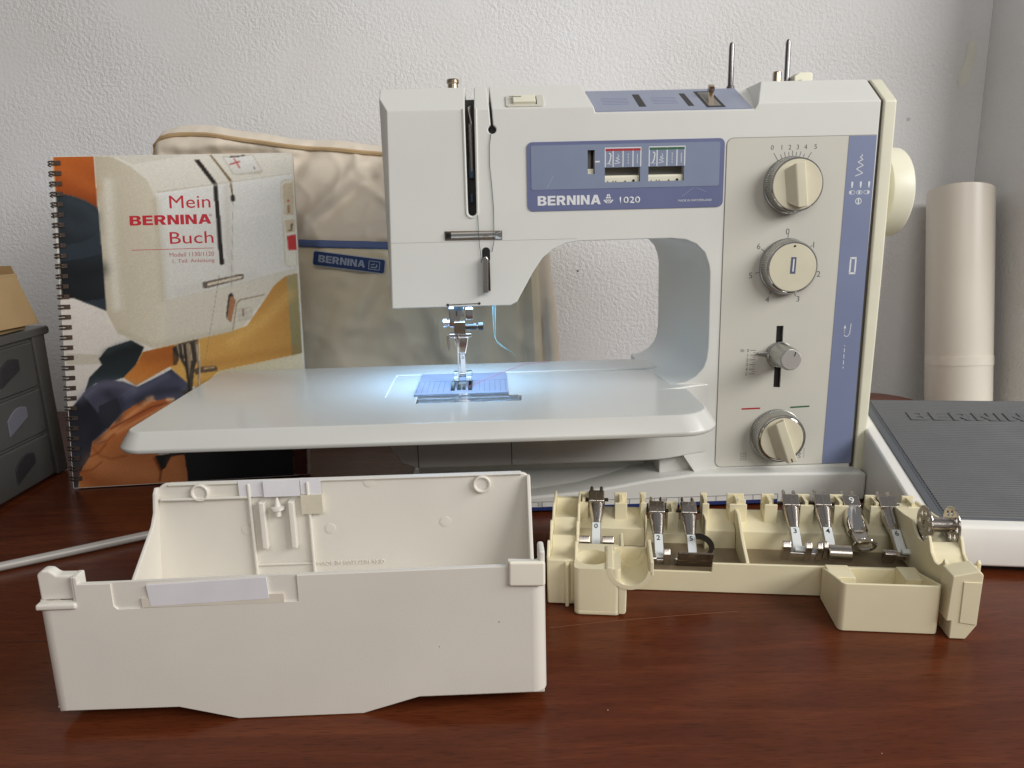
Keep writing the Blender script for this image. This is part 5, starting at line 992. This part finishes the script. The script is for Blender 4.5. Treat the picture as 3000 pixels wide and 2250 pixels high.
MB().box(-365, 60, 4, 100, .4, 6).build('base_board', BLACK, bag)

# ------------------------------------------------------------------ plastic drawer unit at the left edge
DG = mat('smoky grey plastic', (84, 83, 80), .35, var=.05, vscale=20); DG2 = mat('smoky drawer front', (74, 74, 72), .22, var=.05, vscale=20)
dr = thing('drawer_unit', 'small smoky grey plastic drawer unit at the left edge', 'drawer unit', (-.435, 0, 0), 0)
MB().box(-150, -4, 430, 719, .5, 138).build('carcass', DG, dr, bevel=3)
MB().prism(rrect(428, 720, 134, 142, 3.5), 'x', -152, 0).build('top_panel', DG, dr, bevel=1.5)
MB().prism([(700, 1), (716, 1), (710, 136), (694, 136)], 'x', -5, -1).build('side_frame', DG, dr, bevel=.8)
for i, (z0, z1) in enumerate(((4, 44), (47, 87), (90, 131))):
    d = MB().box(-6, 0, 440, 692 - i * 1, z0, z1).build('drawer', DG2, dr, bevel=1.4, seg=3)
    for yc in (652,):
        pts_ = [(yc - 14, z0 + 9)] + [(yc - 14 + 28 * (k / 8), z0 + 9 + 14 + 10 * math.sin(PI * k / 8) * .5 + k * .8) for k in range(9)] + [(yc + 14, z0 + 20)]
        MB().prism(pts_, 'x', -.2, 1.4).build('handle', mat('handle grey', (100, 100, 108), .25, var=0) if i == 1 else mat('handle dark', (46, 46, 48), .3, var=0), d, bevel=.6)
cb = thing('cardboard_box', 'tan cardboard box on top of the grey drawer unit', 'box', (-.437, 0, .1425), 0)
CARD = mat('tan cardboard', (166, 138, 98), .8, var=.06, vscale=30)
MB().box(-140, -2, 470, 692, 0, 50).build('carton', CARD, cb, bevel=1)
MB().loft([(-2, 480, 48), (-2, 690, 48), (-3, 690, 50), (-3, 480, 50)], [(6, 484, 10), (6, 700, 4), (5, 700, 4), (5, 484, 10)]).build('flap', CARD, cb, bevel=.3)
MB().loft([(-138, 692, 48), (-4, 692, 48), (-4, 693, 48), (-138, 693, 48)], [(-138, 686, 58), (-4, 688, 57), (-4, 689, 57), (-138, 687, 58)]).build('flap', CARD, cb)

# ------------------------------------------------------------------ foot control
ped = thing('foot_control', 'white foot control pedal with a ribbed grey rubber top', 'foot pedal', (.3064, .4587, 0), -8)
PW = mat('pedal white', (236, 234, 228), .4, var=.02); RUB = mat('grey ribbed rubber', (90, 91, 92), .55, var=.04, vscale=40); RUBD = mat('dark rubber edge', (92, 95, 100), .5, var=.03)
X0, X1, YB = -40, 122, 190
zf, zb = 31, 69
side = [(0, 4), (0, 20), (3, zf), (YB - 4, zb), (YB, zb - 4), (YB, 4)]
MB().prism(side, 'x', X0, X1).build('housing', PW, ped, bevel=2.2, seg=3)
sl_ = (zb - zf) / (YB - 7); PM = Matrix.Translation(Vector((0, 3, zf)) * S) @ Matrix.Rotation(math.atan(sl_), 4, 'X')
PLN = math.hypot(YB - 7, zb - zf)
MB().box(X0 + 9, X1 - 9, 7, PLN - 1.5, -1, .9).xf(PM).build('rubber_mat', RUBD, ped, bevel=.6)
b = MB(); nr = 62; yy0, yy1 = 9, PLN - 3
prof = []
for i in range(nr):
    a0_ = yy0 + (yy1 - yy0) * i / nr; st_ = (yy1 - yy0) / nr
    prof += [(a0_, .95), (a0_ + st_ * .25, 1.75), (a0_ + st_ * .6, 1.75), (a0_ + st_ * .85, .95)]
prof = [(yy0 - .5, .5)] + prof + [(yy1 + .5, .5)]
b.prism(prof, 'x', X0 + 17, X1 - 13).xf(PM); b.build('rubber_ribs', RUB, ped, angle=15)
b = MB()
for i in range(60): b.box(X0 + 14.5, X0 + 15.2, 9 + i * 2.9, 10.6 + i * 2.9, .85, 1.05)
b.xf(PM).build('stitch_line', mat('pedal stitch line', (60, 64, 72), .5, var=0), ped)
heavy_word('embossed_lettering', 'BERNINA', -1, 108, 0, 14, mat('embossed rubber', (98, 99, 100), .55, var=0), ped, M=PM @ Matrix.Translation(Vector((0, 146, 1.55)) * S) @ Matrix.Rotation(R(-90), 4, 'X'), y=0, raise_=.7)
MB().box(X0 + 4, X1 - 4, 6, YB - 6, .3, 4.4).build('underside', BLACK, ped)

# ------------------------------------------------------------------ paper roll leaning in the corner, rod on the table
rl = thing('paper_roll', 'tall roll of off-white paper leaning in the corner behind the pedal', 'paper roll')
RP = mat('off-white paper roll', (222, 214, 200), .35, var=.03, vscale=8)
top_, bot_ = Vector((.547, .952, .244)), Vector((.547, .790, -.738))
ax_ = (top_ - bot_); Ln = ax_.length / S
rl.matrix_world = Matrix.Translation(bot_) @ ax_.to_track_quat('Z', 'Y').to_matrix().to_4x4()
b = MB(); sg = 56; rings_ = []
for h in (0, Ln * .5, Ln - 203, Ln - 202, Ln - 8, Ln):
    ring_ = []
    for i in range(sg + 1):
        a = R(-60) - 2 * PI * i / sg * 1.06; r_ = 36.0 + 1.0 * i / sg + (.0)
        hh = h + (6 * math.sin(a + .6) if h == Ln else 0); ring_.append(b.bm.verts.new(Vector((r_ * math.cos(a), r_ * math.sin(a), hh)) * S))
    rings_.append(ring_)
for p_, q_ in zip(rings_, rings_[1:]):
    for i in range(sg): b.bm.faces.new((p_[i], p_[i + 1], q_[i + 1], q_[i]))
b.bm.normal_update(); o = b.build('sheet', RP, rl, angle=35)
b = MB(); b.lathe([(37.15, 0), (37.15, 11)], (0, 0, Ln - 208), 'z', 56); b.build('clear_tape', mat('glossy tape band', (228, 220, 206), .12, var=.04, vscale=60), rl)
rod = MB().tube([(-520, 406, 3.4), (-430, 456, 3.4), (-360.8, 496.1, 3.4), (-324.7, 517.5, 3.4), (-282.8, 543, 3.4), (-215, 578, 3.4)], 3.2, 14).build('rod', mat('pale grey rod', (178, 174, 168), .35, .2, var=.03))
tag(rod, 'pale grey rod lying on the table left of the accessory box', 'rod')
